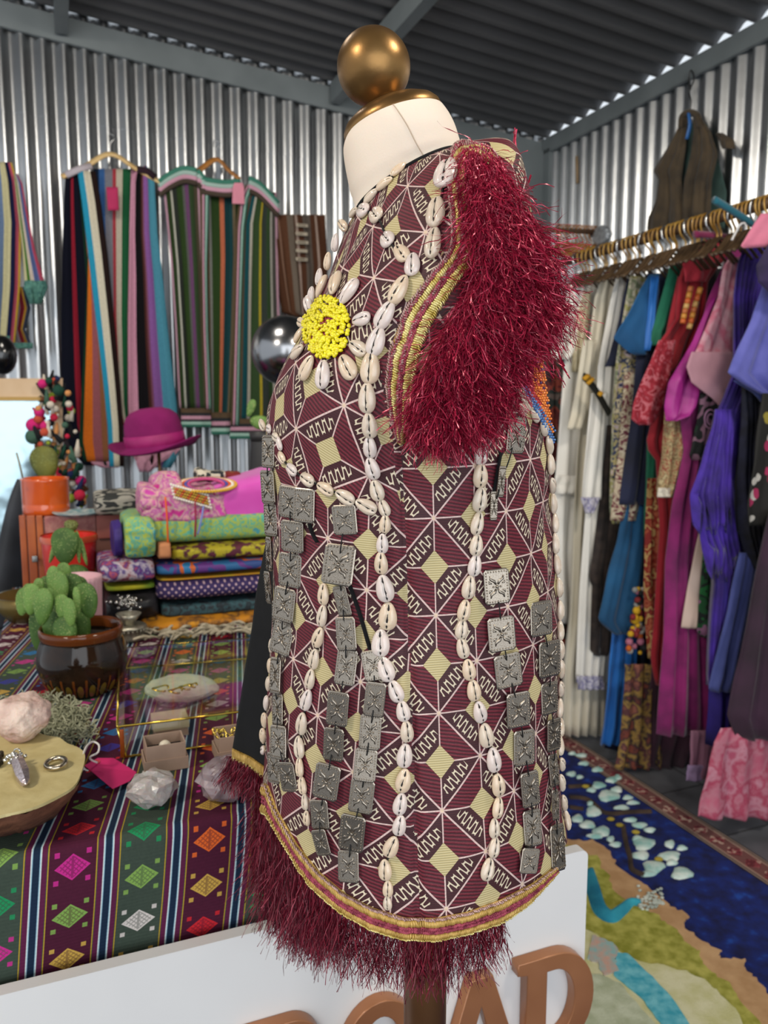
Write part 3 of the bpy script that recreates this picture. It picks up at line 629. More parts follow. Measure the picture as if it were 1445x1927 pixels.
thread = mat('black_thread', '#0b0a0c', .7)
VI = Matrix.Translation(-vest.location)
def frame(p, n, d):
    d = (d-n*d.dot(n)).normalized(); x = d.cross(n).normalized(); return Matrix((x, d, n)).transposed().to_4x4()
def shell_at(px, py, dx, dy, L, wid=1.0, name='cowrie_shell', parent=None, emb=None, roll=0):
    p, n, ok = hit(px, py); q, _, ok2 = hit(px+dx*6, py+dy*6)
    if not ok: q = at(px+dx*6, py+dy*6, p.y); 
    elif not ok2: q = p+Vector((dx, 0, -dy))*.003
    d = q-p; depth = p.y; s0 = L*depth/F*1.02; k_ = R.randrange(6)
    if roll: n = Matrix.Rotation(roll, 3, d.normalized()) @ n
    M = Matrix.Translation(p+n*(s0*.12)) @ frame(p, n, d) @ Matrix.Diagonal((s0*wid, s0, s0, 1))
    if emb is not None:
        me, mb = protos[k_]; emb.add([M @ v for v in mb.V], mb.F, None); emb.I[-len(mb.I):] = mb.I; return None
    o = bpy.data.objects.new(name, protos[k_][0]); C.objects.link(o); o.parent = parent or vest; o.matrix_parent_inverse = VI if parent is None else Matrix.Identity(4); o.matrix_world = M; o.matrix_basis = M; return o
def string(pts, L=50, wid=.98, emb=None, minL=0):
    for i, (x, y) in enumerate(pts):
        a = pts[max(0, i-1)]; b = pts[min(len(pts)-1, i+1)]; dx, dy = b[0]-a[0], b[1]-a[1]; h = math.hypot(dx, dy); gap = h/(2 if 0 < i < len(pts)-1 else 1)
        ang = math.atan2(dy, dx)+R.uniform(-.12, .12); shell_at(x, y, math.cos(ang), math.sin(ang), max(minL, min(L*1.35, gap*1.06)), wid*R.uniform(.95, 1.08), emb=emb, roll=R.uniform(-.15, .15))
    mb = MB(); P = [hit(x, y, .0014)[0] for x, y in pts]; mb.tube(smoothpts(P, 4), .0009, 5); mb.build('shell_thread', thread, vest)
S1 = [(699, 693), (694, 749), (696, 800), (698, 840), (702, 880), (710, 922), (724, 955), (725, 985), (721, 1022), (719, 1058), (724, 1106), (730, 1158), (717, 1209), (726, 1258), (745, 1299), (758, 1337), (763, 1375), (761, 1420), (760, 1467), (753, 1511), (752, 1551), (737, 1591), (726, 1635), (730, 1671), (730, 1698)]
string(S1, 50, 1.0)
string([(843, 333), (823, 404), (818, 460)], 62, .85)
string([(687, 399), (711, 407), (732, 453), (758, 479), (778, 500), (754, 548), (728, 595), (711, 644)], 44, 1.0, minL=46)
S2 = [(906, 806), (902, 851), (901, 894), (900, 939), (895, 984), (894, 1025), (891, 1063), (880, 1104), (872, 1147), (867, 1183), (869, 1219), (880, 1259), (889, 1298), (900, 1338), (912, 1382), (926, 1428), (934, 1475), (933, 1518), (927, 1557), (927, 1593), (915, 1634)]
string(S2, 46, 1.0)
string([(529, 834), (533, 860), (552, 883), (581, 902), (615, 918), (652, 934), (690, 952)], 44, 1.0)
S4 = [(612, 1117), (610, 1158), (602, 1198), (594, 1239), (587, 1277), (580, 1316), (572, 1360), (567, 1405), (568, 1443), (572, 1477), (577, 1508), (580, 1538)]
string(S4, 42, .95)
for x, y in ((496, 799), (509, 806), (521, 822)): shell_at(x, y, .8, .5, 26, 1.1)
for x, y in ((515, 1215), (512, 1253), (509, 1287), (505, 1323), (501, 1355), (498, 1384), (499, 1412)): shell_at(x, y, .12, -1, 32, .9)
string([(780, 303), (752, 323), (726, 349), (701, 372)], 32, .8)
for x, y, dx, dy in ((669, 402, -.7, .8), (648, 424, .9, .4), (634, 457, -.4, 1), (620, 492, -.4, 1), (604, 522, -.4, 1), (589, 556, -.4, 1)): shell_at(x, y, dx, dy, 32, .9)
emb = MB(); pts = [(972, 736), (986, 757), (1002, 780), (1018, 806), (1028, 838), (1031, 874), (1034, 913), (1036, 947), (1039, 984), (1040, 1023), (1043, 1062), (1047, 1105), (1049, 1148), (1049, 1186), (1050, 1222), (1051, 1258), (1052, 1295), (1052, 1332), (1050, 1368), (1049, 1402), (1052, 1437), (1058, 1472), (1064, 1510), (1070, 1543)]
def pull(x, y):
    x0 = x
    while not hit(x, y)[2] and x > x0-30: x -= 2
    return x
for i, (x, y) in enumerate(pts):
    a = pts[max(0, i-1)]; b = pts[min(len(pts)-1, i+1)]; h = math.hypot(b[0]-a[0], b[1]-a[1]); shell_at(pull(x, y), y, (b[0]-a[0])/h, (b[1]-a[1])/h, 40, .95, emb=emb)
for x, y in ((980, 770), (990, 745), (1006, 770), (1020, 792)): shell_at(x, y, .6, .8, 32, .9, emb=emb)
emb.build('cowrie_shell_edging', [shellm[0], slit], vest, kind='stuff')
# flower: petals round a clump of yellow beads
FC = (617, 618)
fc, fn, _ = hit(*FC); flower = MB(); fx = (hit(FC[0]+14, FC[1])[0]-fc).normalized(); fy = fn.cross(fx); g = random.Random(3)
yb = mat('yellow_bead', '#d9c400', .25, 0, '#f2e61c', 300, coat=.6); rb = mat('red_bead', '#8f1d12', .3, coat=.5)
mb = MB(); mb.lathe([(0, .004), (.012, .004), (.0175, .002), (.019, 0)], fc, 24, Matrix((fx, fy, fn)).transposed()); fl_o = mb.build('shell_flower', mthr, vest, label='round shell flower with yellow bead centre')
Y1 = MB(); Y2 = MB(); n = 0
while n < 620:
    x, y = g.uniform(-1, 1), g.uniform(-1, 1); r_ = math.hypot(x, y)
    if r_ > 1: continue
    n += 1; q, nn, _ = hit(FC[0]+x*44, FC[1]+y*58); red = r_ < .28 and g.random() < .6
    M = Matrix.Rotation(g.uniform(0, 6), 3, Vector((g.random(), g.random(), g.random())).normalized()); c0 = q+nn*(.0025+.0045*(1-r_*r_)*g.uniform(.6, 1.05)-(.002 if red else 0))
    (Y2 if red else Y1).sph(c0, (.0019, .0019, .0014), 8, 5, M)
Y1.build('yellow_bead_cluster', yb, fl_o, kind='stuff'); Y2.build('red_bead_cluster', rb, fl_o, kind='stuff')
for x, y, L in ((636, 536, 52), (662, 552, 54), (610, 542, 46), (683, 603, 44), (676, 656, 44), (657, 692, 54), (612, 706, 54), (582, 694, 50), (564, 664, 44), (566, 632, 34), (571, 608, 30), (584, 574, 36)):
    dx, dy = x-FC[0], y-FC[1]; h = math.hypot(dx, dy); o = shell_at(x, y, dx/h, dy/h, L, 1.0, 'shell_petal', parent=fl_o)
# ================================================================ embossed metal plates on threads
silver = mat('antique_silver', '#80766a', .33, 1, '#a89e92', 40)
def plate_mb():
    mb = MB(); w_, h_, c = .5, .62, .09; out = [(-w_+c, -h_), (w_-c, -h_), (w_, -h_+c), (w_, h_-c), (w_-c, h_), (-w_+c, h_), (-w_, h_-c), (-w_, -h_+c)]
    ins = [(x*.93, y*.94) for x, y in out]; V = [Vector((x, y, 0)) for x, y in out]+[Vector((x, y, .05)) for x, y in out]+[Vector((x, y, .07)) for x, y in ins]
    mb.add(V, [tuple(reversed(range(8))), tuple(range(16, 24))]+[(i, (i+1) % 8, (i+1) % 8+8, i+8) for i in range(8)]+[(i+8, (i+1) % 8+8, (i+1) % 8+16, i+16) for i in range(8)])
    n = 11
    for i in range(n):
        for s0 in (-1, 1): mb.sph((s0*.41, -.5+1.0*i/(n-1), .07), (.034, .034, .055), 6, 4)
    for i in range(7):
        for s0 in (-1, 1): mb.sph((-.32+.64*i/6, s0*.53, .07), (.034, .034, .055), 6, 4)
    mb.sph((0, 0, .075), (.07, .07, .09), 8, 5)
    for s0 in (-1, 1):
        mb.sph((s0*.14, 0, .075), (.05, .04, .07), 6, 4)
        for s1 in (-1, 1):
            mb.tube([Vector((s0*x, s1*y, .075)) for x, y in ((.04, .08), (.1, .2), (.24, .27), (.27, .4))], [.04, .06, .055, .02], 6)
            mb.tube([Vector((s0*x, s1*y, .075)) for x, y in ((.2, .12), (.29, .14), (.32, .22))], [.02, .045, .015], 6)
    return mb
pm = plate_mb(); pme = bpy.data.meshes.new('metal_plate'); pme.from_pydata([tuple(v) for v in pm.V], [], pm.F); pme.materials.append(silver); pme.polygons.foreach_set('use_smooth', [i > 17 for i in range(len(pme.polygons))]); pme.update()
bm = bmesh.new(); bm.from_mesh(pme); bmesh.ops.recalc_face_normals(bm, faces=bm.faces[:]); bm.to_mesh(pme); bm.free()
def plate(px, py, w_, h_, ang, tilt=0, lift=.004, yaw=0):
    x = px
    if not hit(x, py)[2]: x = pull(px, py)
    p, n, ok = hit(x, py, lift); p = p+(at(px, py, p.y)-at(x, py, p.y)); a = math.radians(ang); k_ = p.y/F
    up = Vector((-math.sin(a), 0, math.cos(a))); n = (n*.55+Vector((0, -1, 0))*.45).normalized(); n = Matrix.Rotation(yaw, 3, 'Z') @ n; n = Matrix.Rotation(tilt, 3, 'X') @ n
    M = Matrix.Translation(p) @ frame(p, n, up); h2 = h_*k_/1.24; cosw = max(.35, abs(Vector((math.cos(a), 0, math.sin(a))).dot(M.to_3x3().col[0]))); sx = w_*k_/cosw if yaw == 0 else w_*k_
    M = M @ Matrix.Diagonal((min(sx, h2*1.02) if yaw == 0 else sx, h2, h2*.8, 1))
    o = bpy.data.objects.new('metal_plate', pme); C.objects.link(o); o.parent = vest; o.matrix_parent_inverse = VI; o.matrix_basis = M; return p+n*.0012
chains = [
 [(513, 849, 26, 62, 0), (516, 915, 28, 64, 0), (517, 977, 27, 64, 0)],
 [(514, 1042, 11, 66, 0), (517, 1104, 12, 64, 3), (526, 1160, 12, 60, 5)],
 [(578, 950, 42, 66, -3)], [(552, 944, 42, 62, -6), (561, 1007, 46, 62, -3), (553, 1072, 46, 66, -5), (546, 1136, 44, 66, -7), (538, 1200, 42, 64, -10), (530, 1270, 22, 70, 4), (530, 1335, 22, 66, 3), (535, 1395, 34, 66, 6), (548, 1460, 34, 60, 12)],
 [(522, 1444, 26, 60, 6)],
 [(653, 977, 52, 58, 5), (645, 1060, 60, 78, -4), (648, 1130, 26, 62, 14), (657, 1190, 38, 66, 5), (655, 1254, 40, 70, -5), (642, 1330, 42, 70, -5), (632, 1398, 40, 68, -3), (622, 1467, 50, 72, -8), (606, 1530, 36, 60, 6), (612, 1580, 30, 54, 16)],
 [(706, 1250, 44, 60, 12), (708, 1312, 40, 70, -6), (699, 1375, 42, 70, -3), (691, 1435, 44, 66, -4), (683, 1495, 48, 68, -6), (669, 1562, 50, 76, -6), (659, 1627, 42, 64, 3)],
 [(964, 819, 36, 68, -2), (934, 905, 14, 60, -3), (924, 950, 14, 56, 0)],
 [(930, 1102, 50, 68, 4), (936, 1190, 56, 68, 5), (951, 1260, 54, 68, 8), (966, 1332, 48, 72, 4), (980, 1405, 44, 72, 0), (987, 1482, 38, 72, 5), (995, 1556, 38, 72, 0), (987, 1616, 54, 50, -14)],
 [(1011, 1162, 46, 68, 2), (1022, 1238, 46, 72, 2), (1026, 1312, 36, 64, 2), (1030, 1380, 30, 66, 2), (1034, 1448, 20, 64, 2), (1033, 1512, 15, 60, -4), (1041, 1594, 32, 92, -4)]]
npl = 0
for ch in chains:
    P = []
    for i, (x, y, w_, h_, a) in enumerate(ch):
        P.append(plate(x, y, w_, h_, a, tilt=R.uniform(-.12, .08)+(-.25 if (x, y) == (645, 1060) else 0), lift=.0035+.0022*(i % 2), yaw=0)); npl += 1
    if len(P) > 1:
        mb = MB(); Q = []
        for i, q in enumerate(P):
            Q.append(q+Vector((0, .004, 0)))
            if i < len(P)-1: Q += [q.lerp(P[i+1], f_)+Vector((0, e_, 0)) for f_, e_ in ((.22, .003), (.34, -.0006), (.5, -.0016), (.66, -.0006), (.78, .003))]
        mb.tube(Q, .0006, 5)
        mb.build('plate_thread', thread, vest)
# black ribbon tabs behind two chains
for pts in ([(585, 985), (592, 1005), (600, 1020)], [(660, 1100), (680, 1160), (696, 1215), (705, 1240)], [(940, 850), (930, 905), (922, 960)]):
    mb = MB(); mb.tube(smoothpts([hit(x, y, .002)[0] for x, y in pts], 4), .0022, 6, flat=.4); mb.build('black_ribbon', inner, vest)
# ================================================================ beaded back patch
ob_, rr_, bb_, pb_ = (mat('orange_bead', '#e06a10', .3, 0, '#f08a2a', 200, coat=.5), mat('scarlet_bead', '#b3161c', .3, 0, '#d83028', 200, coat=.5), mat('blue_bead', '#2c5a94', .3, 0, '#4f7fba', 200, coat=.5), mat('violet_bead', '#2a1a5a', .3, coat=.5))
mb = [MB() for _ in range(4)]; g = random.Random(11)
for j in range(44):
    y = 622+j*4.9; xl = interp(y, [(622, 975), (700, 966), (720, 970), (835, 1032)])[0]; xr = interp(y, [(622, 1000), (680, 1010), (760, 1022), (835, 1034)])[0]; x = xl
    while x <= xr:
        fr_ = (x-xl)/max(1, xr-xl+.01); k_ = 1 if (fr_ < .45 and y > 690) else (3 if g.random() < .12 else 0)
        if y > 715 and x-xl < 7: k_ = 2
        h_ = hit(x, y, .005); q = h_[0] if h_[2] else at(x, y, .752); mb[k_].sph(q+Vector((0, g.uniform(-.0006, .0006), 0)), (.0015, .0012, .0012), 7, 5); x += 4.6
for x_, y_ in [(970+i*3.6, 716+i*5.6) for i in range(20)]:
    for e in (0,): mb[2].sph((hit(x_+e, y_-e*.4, .006)[0] if hit(x_+e, y_-e*.4)[2] else at(x_+e, y_-e*.4, .748)), (.0014, .0012, .0012), 7, 5)
V = [at(x, y, .790) for x, y in ((972, 618), (1002, 618), (1012, 680), (1024, 760), (1037, 838), (1030, 838), (966, 718), (963, 700))]; bk = MB(); bk.prism(V, (0, .004, 0)); po = bk.build('beaded_patch', mthr, vest, label='orange, red and blue beaded panel at the back')
for b_, nm, m_ in zip(mb, ('orange_beadwork', 'scarlet_beadwork', 'blue_beadwork', 'violet_beadwork'), (ob_, rr_, bb_, pb_)): b_.build(nm, m_, po, kind='stuff')
# ================================================================ fringes
def fringem(name, c1, c2, metal=.35, rough=.35):
    m, t, p = newmat(name); u, v, _, tc = uv(t); t.links.new(ramp(t, u, [(0, c1), (.5, c2), (1, c1)], False), p.inputs['Base Color']); p.inputs['Roughness'].default_value = rough; p.inputs['Metallic'].default_value = metal; p.inputs['Specular IOR Level'].default_value = .6; return m
fr1 = fringem('crimson_lurex', '#7e0a2b', '#c02a4c', .3, .27); fr2 = fringem('dark_crimson_silk', '#4f0a1e', '#8a1730', .25, .42)
def inpoly(x, y, P):
    c = False; j = len(P)-1
    for i in range(len(P)):
        if (P[i][1] > y) != (P[j][1] > y) and x < (P[j][0]-P[i][0])*(y-P[i][1])/(P[j][1]-P[i][1])+P[i][0]: c = not c
        j = i
    return c
FP = [(872, 285), (915, 283), (938, 310), (955, 370), (975, 430), (990, 500), (1003, 545), (998, 575), (972, 602), (945, 645), (925, 695), (900, 755), (850, 780), (800, 780), (785, 745), (800, 700), (818, 650), (845, 590), (880, 540), (898, 490), (890, 430), (882, 370), (880, 320)]
def flow(x, y):                                               # image-space lay of the fringe
    if y < 430: return (.12+.25*(x-900)/60, 1)
    a = interp(x, [(780, -.10), (860, .0), (940, .22), (1010, .75)])[0]; return (a, 1)
strands = []; g = random.Random(21); cnt = 0
while cnt < 21000:
    x, y = g.uniform(770, 1015), g.uniform(278, 785)
    if not inpoly(x, y, FP): continue
    cnt += 1; p0, n0, ok = hit(x, y)
    if not ok: p0 = at(x, y, .735); n0 = Vector((.5, -.85, 0))
    lift = g.uniform(.001, .020)*min(1, .35+(y-280)/250); p0 = p0+n0*lift
    dx, dy = flow(x, y); dx += g.gauss(0, .38); dy += g.gauss(0, .30); ln = g.uniform(.026, .050)*(1 if y > 400 else .8)
    d = Vector((dx, 0, -dy)).normalized(); d = (d+n0*g.gauss(.10, .25)).normalized(); P = [p0]; q = p0
    ns = 6
    for k_ in range(ns): d = (d+Vector((g.gauss(0, .34), g.gauss(0, .24), g.gauss(-.10, .27)))).normalized(); q = q+d*(ln/ns); P.append(q)
    strands.append(P)
ribbons('armhole_fringe', strands, fr1, vest, .00029, kind='stuff')
strands = []
for c_ in ([(968, 345), (966, 290), (970, 243)], [(962, 345), (966, 300), (971, 245)], [(975, 350), (972, 300), (968, 250)], [(940, 390), (975, 365), (1005, 350)], [(960, 425), (990, 420), (1012, 425)], [(1000, 560), (1035, 590), (1048, 578)], [(1005, 590), (1040, 640), (1060, 690)], [(1000, 610), (1040, 660), (1072, 712)], [(990, 520), (1030, 560), (1062, 595)], [(960, 350), (985, 358), (1000, 330)], [(1010, 640), (1045, 690), (1062, 730)], [(1005, 560), (1030, 575), (1056, 600)]):
    for k_ in range(3): strands.append(smoothpts([at(x+g.gauss(0, 1.5), y+g.gauss(0, 1.5), .73+g.gauss(0, .003)) for x, y in c_], 5))
ribbons('loose_fringe_strand', strands, fr1, vest, .0007, kind='stuff')
strands = []
for i in range(2000):                                          # near hem, hangs straight down
    x = g.uniform(488, 948); yb0 = interp(x, HB)[0]-8; yt = interp(x, [(488, 1650), (520, 1730), (560, 1815), (600, 1855), (650, 1880), (700, 1892), (780, 1908), (850, 1915), (900, 1890), (935, 1840), (948, 1800)])[0]
    p0, n0, ok = hit(x, yb0-4, .0015)
    if not ok: p0 = at(x, yb0, .755); n0 = Vector((-.8, -.5, 0))
    k_ = .72+.28*math.sin(x*.11+math.sin(x*.031)*3); ln = (yt-yb0)*p0.y/F*g.uniform(.55, 1.0)*(.78+.22*k_); P = [p0]; q = p0; clump = Vector((math.sin(x*.17)*.05, 0, 0)); d = Vector((clump.x+g.gauss(0, .06), g.gauss(0, .06), -1)).normalized()
    for s0 in range(8): d = (d+Vector((g.gauss(0, .17), g.gauss(0, .12), -.06+g.gauss(0, .05)))).normalized(); q = q+d*(ln/8); P.append(q)
    strands.append(P)
ribbons('hem_fringe', strands, fr2, vest, .00034, kind='stuff')
strands = []
LP = [(478, 1500), (500, 1478), (515, 1530), (560, 1612), (600, 1675), (640, 1720), (620, 1760), (560, 1740), (520, 1700), (490, 1650), (476, 1580)]
cnt = 0
while cnt < 4200:
    x, y = g.uniform(475, 645), g.uniform(1478, 1765)
    if not inpoly(x, y, LP): continue
    cnt += 1; q = at(x, y, .79+g.uniform(-.02, .03)); P = [q]; d = Vector((g.gauss(-.05, .25), g.gauss(0, .1), -1)).normalized(); ln = g.uniform(.03, .058)
    for s0 in range(6): d = (d+Vector((g.gauss(0, .16), g.gauss(0, .1), -.05))).normalized(); q = q+d*(ln/6); P.append(q)
    strands.append(P)
for i in range(900):                                          # tassels under the black flap
    s0 = g.random(); q = fl[ny*W2+int(s0*nx)]+Vector((g.gauss(0, .003), -.003, -.008)); P = [q]; d = Vector((-.35+.5*s0+g.gauss(0, .25), g.gauss(0, .1), -1)).normalized(); ln = g.uniform(.02, .045)
    for _ in range(6): d = (d+Vector((g.gauss(0, .16), g.gauss(0, .1), -.05))).normalized(); q = q+d*(ln/6); P.append(q)
    strands.append(P)
ribbons('front_fringe', strands, fr2, vest, .00036, kind='stuff')
# ================================================================ left: clothes on the corrugated wall
WB = 3.72
fW = lambda x, y: onb(x, y, WB)
def fB(b): return lambda x, y: onb(x, y, b)
hw = mat('pale_hanger_wood', '#c9a468', .45, 0, '#dcbd86', 14, coat=.2); hw2 = mat('amber_hanger_wood', '#8f5a26', .4, 0, '#b67a38', 14, coat=.3)
steelw = mat('steel_wire', '#b8b8b8', .25, 1)
def hanger(name, label, cx, y0, xl, yl, xr, yr, b, m, group=None):
    t_ = thing(name, label, 'hanger', group, onb(cx, y0, b)); mb = MB()
    mb.tube(smoothpts([onb(x, y, b) for x, y in ((xl, yl), ((xl+cx)/2, (yl*.45+y0*.55)+3), (cx, y0), ((xr+cx)/2, (yr*.45+y0*.55)+3), (xr, yr))], 6), .017, 10, flat=.5); mb.build('arm', m, t_)
    mb = MB(); p = onb(cx, y0, b); mb.tube(smoothpts([p, p+Vector((0, 0, .04)), p+nL*.02+Vector((0, 0, .07)), p+nL*.0+nR*.03+Vector((0, 0, .09)), p+nR*.06+Vector((0, 0, .07))], 5), .002, 6); mb.build('hook', steelw, t_); return t_
hanger('coat_hanger', 'pale wooden hanger holding the black, orange and blue striped long waistcoat', 208, 290, 116, 333, 304, 344, WB-.01, hw)
hanger('coat_hanger', 'brown wooden hanger holding the green cardigan with pink edging', 407, 300, 340, 340, 452, 338, WB-.01, hw2)
N_, Bk = '#0b0d1c', '#100d10'
v1 = thing('striped_waistcoat', 'long sleeveless knitted waistcoat in black, orange, cream, blue and lilac stripes on the wall', 'waistcoat', loc=onb(210, 880, WB))
left_st = stripes('knit_left', [(0, N_), (.30, '#8f1c2e'), (.42, N_), (.70, '#0e2c1e'), (.80, '#c9702a'), (.86, '#9a4f48'), (.95, '#8a2a2a')])
lap_st = stripes('knit_lapel', [(0, '#2a93b4'), (.30, '#d8cfb8'), (.68, '#241614')])
sheet('back_panel', [(318, 175, 262), (420, 178, 258), (600, 186, 252), (760, 205, 248), (800, 222, 246)], fB(WB+.03), stripes('knit_back', [(0, '#10223c'), (.12, '#3a639c'), (.25, '#7c7c86'), (.42, '#a83a44'), (.5, '#c3b9a6'), (.64, '#1e5a38'), (.82, '#c98ea2'), (.94, Bk)]), -nR, v1, .004, 1, seed=2)
# the front left panel: orange and rose wedge widens towards the hem
sheet('front_panel', [(328, 123, 158), (380, 120, 164), (480, 117, 176), (600, 115, 190), (720, 115, 202), (800, 118, 210), (850, 136, 214), (876, 158, 212)], fB(WB-.01), left_st, -nR, v1, .010, 2, seed=3)
sheet('lapel_band', [(322, 146, 180), (380, 154, 190), (480, 166, 203), (600, 180, 215), (720, 194, 226), (800, 202, 232), (878, 206, 234)], fB(WB-.03), lap_st, -nR, v1, .004, 1, seed=3, nx=16)
sheet('wedge_stripe', [(455, 166, 170), (560, 162, 186), (650, 158, 196), (750, 153, 204), (830, 149, 210), (868, 158, 210)], fB(WB-.026), stripes('knit_wedge', [(0, '#12331f'), (.12, '#cf6a1e'), (.42, '#94545a'), (.7, '#8c5a3a'), (.88, '#7a2224')]), -nR, v1, .002, 1, thick=.004, nx=14)
sheet('front_panel', [(312, 272, 276), (330, 246, 290), (440, 243, 296), (520, 243, 306), (640, 241, 318), (760, 242, 332), (850, 246, 338), (880, 262, 322)], fB(WB-.012), stripes('knit_right', [(0, '#c98ea4'), (.2, Bk), (.42, '#4a2620'), (.48, '#7c4a5c'), (.53, '#8a5a9c'), (.60, '#8a5a9c'), (.72, '#4a8a9e'), (.97, '#3a7a8e')]), -nR, v1, .010, 2, seed=5)
sheet('hem_band', [(852, 160, 224), (868, 160, 226), (880, 190, 224)], fB(WB-.02), mat('knit_pink', '#c58ea0', .95, 0, '#b07c8e', 40), -nR, v1, .004, 2, thick=.006, ny=6)
sheet('hem_band', [(838, 300, 342), (852, 262, 336), (872, 256, 300), (888, 262, 284)], fB(WB-.024), mat('knit_pink', '#c58ea0'), -nR, v1, .004, 2, thick=.006, ny=6)
for pts, c in (([(124, 330), (150, 318), (172, 312)], '#b9aeb4'), ([(258, 318), (278, 322), (292, 334)], '#2a1420')):
    mb = MB(); mb.tube([onb(x, y, WB-.02) for x, y in pts], .02, 8, flat=.6); mb.build('shoulder_edge', mat('knit'+c, c, .95), v1)
sheet('price_tag', [(352, 200, 222), (396, 203, 224)], fB(WB-.04), mat('deep_pink_card', '#b32a5a', .8), -nR, v1, .001, 1, thick=.003, nx=6, ny=6)
v2 = thing('striped_cardigan', 'green striped crochet cardigan with pink and mint edging hanging beside the long waistcoat', 'cardigan', loc=onb(420, 830, WB))
gst = [(0, '#c096a6'), (.05, '#2b3a1e'), (.17, '#b9b6a8'), (.22, '#2b2f2a'), (.34, '#2f4420'), (.5, '#5c5c58'), (.56, '#6a4468'), (.66, '#33452a'), (.8, '#4e4636'), (.9, '#c096a6'), (.95, '#3a3a3c')]
gst2 = [(0, '#6a5a44'), (.08, '#8a8a84'), (.14, '#2e4420'), (.36, '#c06a4c'), (.47, '#16383c'), (.60, '#1b4246'), (.68, '#7a6a52'), (.76, '#2f4420'), (.9, '#4e4636')]
gst3 = [(0, '#c096a6'), (.10, '#5a4a38'), (.17, '#174a50'), (.28, '#b9b2a4'), (.34, '#33482a'), (.52, '#b09c2a'), (.57, '#333a34'), (.7, '#33482a'), (.8, '#a9a59a'), (.85, '#44423c'), (.94, '#c096a6')]
sheet('back_panel', [(352, 385, 460), (480, 388, 462), (640, 392, 452), (800, 396, 440)], fB(WB+.03), stripes('cardigan_back', gst2), -nR, v2, .004, 2, seed=2)
sheet('front_panel', [(344, 306, 378), (400, 312, 380), (500, 322, 384), (620, 330, 388), (740, 336, 394), (768, 338, 396)], fB(WB-.01), stripes('cardigan_left', gst), -nR, v2, .008, 2, seed=1)
sheet('front_panel', [(362, 466, 520), (420, 450, 522), (520, 446, 524), (640, 442, 528), (760, 438, 534), (792, 436, 536)], fB(WB-.01), stripes('cardigan_right', gst3), -nR, v2, .008, 2, seed=4)
bd = stripes('edging', [(0, '#3f7a68'), (.2, '#a3c4b6'), (.4, '#2c2f33'), (.55, '#c896a8'), (.75, '#5c4a38')], axis=1)
bdx = stripes('edging_vertical', [(0, '#5c4a38'), (.25, '#c896a8'), (.45, '#2c2f33'), (.6, '#a3c4b6'), (.8, '#3f7a68')])
bdf = stripes('edging_hem', [(0, '#5c4a38'), (.25, '#2c2f33'), (.4, '#c896a8'), (.58, '#2c2f33'), (.7, '#a3c4b6'), (.85, '#3f7a68')], axis=1)
sheet('hem_band', [(768, 340, 396), (804, 342, 398)], fB(WB-.014), bdf, -nR, v2, .005, 1, ny=8)
sheet('hem_band', [(776, 396, 436), (818, 398, 440)], fB(WB+.0), bdf, -nR, v2, .006, 1, ny=8)
sheet('hem_band', [(788, 436, 540), (826, 432, 540)], fB(WB-.018), bdf, -nR, v2, .004, 1, ny=8)
sheet('placket', [(350, 376, 394), (500, 378, 390), (620, 380, 392), (770, 386, 398)], fB(WB-.02), bdx, -nR, v2, .003, 1, thick=.01, nx=8)
sheet('placket', [(348, 462, 478), (370, 450, 468), (430, 444, 460), (600, 440, 454), (800, 434, 450)], fB(WB-.024), bdx, -nR, v2, .003, 1, thick=.01, nx=8)
for pts in ([(300, 352), (318, 338), (345, 326), (370, 330)], [(468, 344), (490, 356), (524, 392)], [(378, 346), (420, 352), (452, 350)], [(372, 330), (384, 345)]):
    P = smoothpts([onb(x, y, WB-.02) for x, y in pts], 4)
    for k_, c in enumerate(('#3f7a68', '#9fb8ae', '#c896a8', '#463a30')): mb = MB(); mb.tube([q-Vector((0, 0, .018*k_-.02)) for q in P], .012, 7); mb.build('crochet_edge', mat('crochet'+c, c, .95), v2)
mb = MB(); mb.prism([onb(x, y, WB-.05) for x, y in ((438, 352), (441, 344), (456, 344), (459, 352), (460, 384), (437, 383))], nR*.002); mb.build('price_tag', mat('pale_pink_card', '#d98a9c', .8), v2, smooth=False)
cf = stripes('coat_stripes', [(0, '#1c1a18'), (.1, '#9fb6b4'), (.24, '#2a1a1c'), (.36, '#c9a62a'), (.5, '#6a80a4'), (.62, '#c9c196'), (.78, '#161a3c'), (.88, '#c0566c'), (.95, '#c0a030')])
v3 = thing('striped_coat', 'multicoloured striped knitted coat with green cuffs at the left end of the wall', 'coat', loc=onb(20, 655, WB))
sheet('front_panel', [(305, -40, 22), (340, -45, 32), (420, -45, 40), (540, -48, 38), (648, -50, 28)], fB(WB-.01), cf, -nR, v3, .012, 3, seed=2)
sheet('sleeve', [(326, 26, 32), (345, 28, 42), (400, 34, 52), (470, 42, 66), (530, 46, 84), (545, 50, 88)], fB(WB-.04), stripes('sleeve_stripes', [(0, '#c9c196'), (.14, '#3c6a22'), (.3, '#c9b8a8'), (.5, '#5a6a9c'), (.78, '#b0485e')]), -nR, v3, .006, 1, seed=1)
sheet('lower_panel', [(540, 28, 46), (580, 30, 58), (620, 26, 48), (655, 34, 62)], fB(WB+.01), stripes('coat_lower', [(0, '#7a7078'), (.3, '#6a1c28'), (.6, '#a8842a'), (.75, '#3c4458')]), -nR, v3, .01, 2)
tl = mat('teal_crochet', '#35605a', .95, 0, '#5a8a7c', 60, nb=.5, bs=120)
sheet('cuff', [(528, 46, 86), (540, 44, 90), (572, 56, 78)], fB(WB-.06), tl, -nR, v3, .012, 2, seed=7)
sheet('hem_edge', [(632, -50, 20), (655, -50, 18)], fB(WB-.03), tl, -nR, v3, .008, 3, ny=8)
sheet('hem_edge', [(645, 14, 62), (656, 20, 62)], fB(WB-.01), tl, -nR, v3, .006, 3, ny=6)
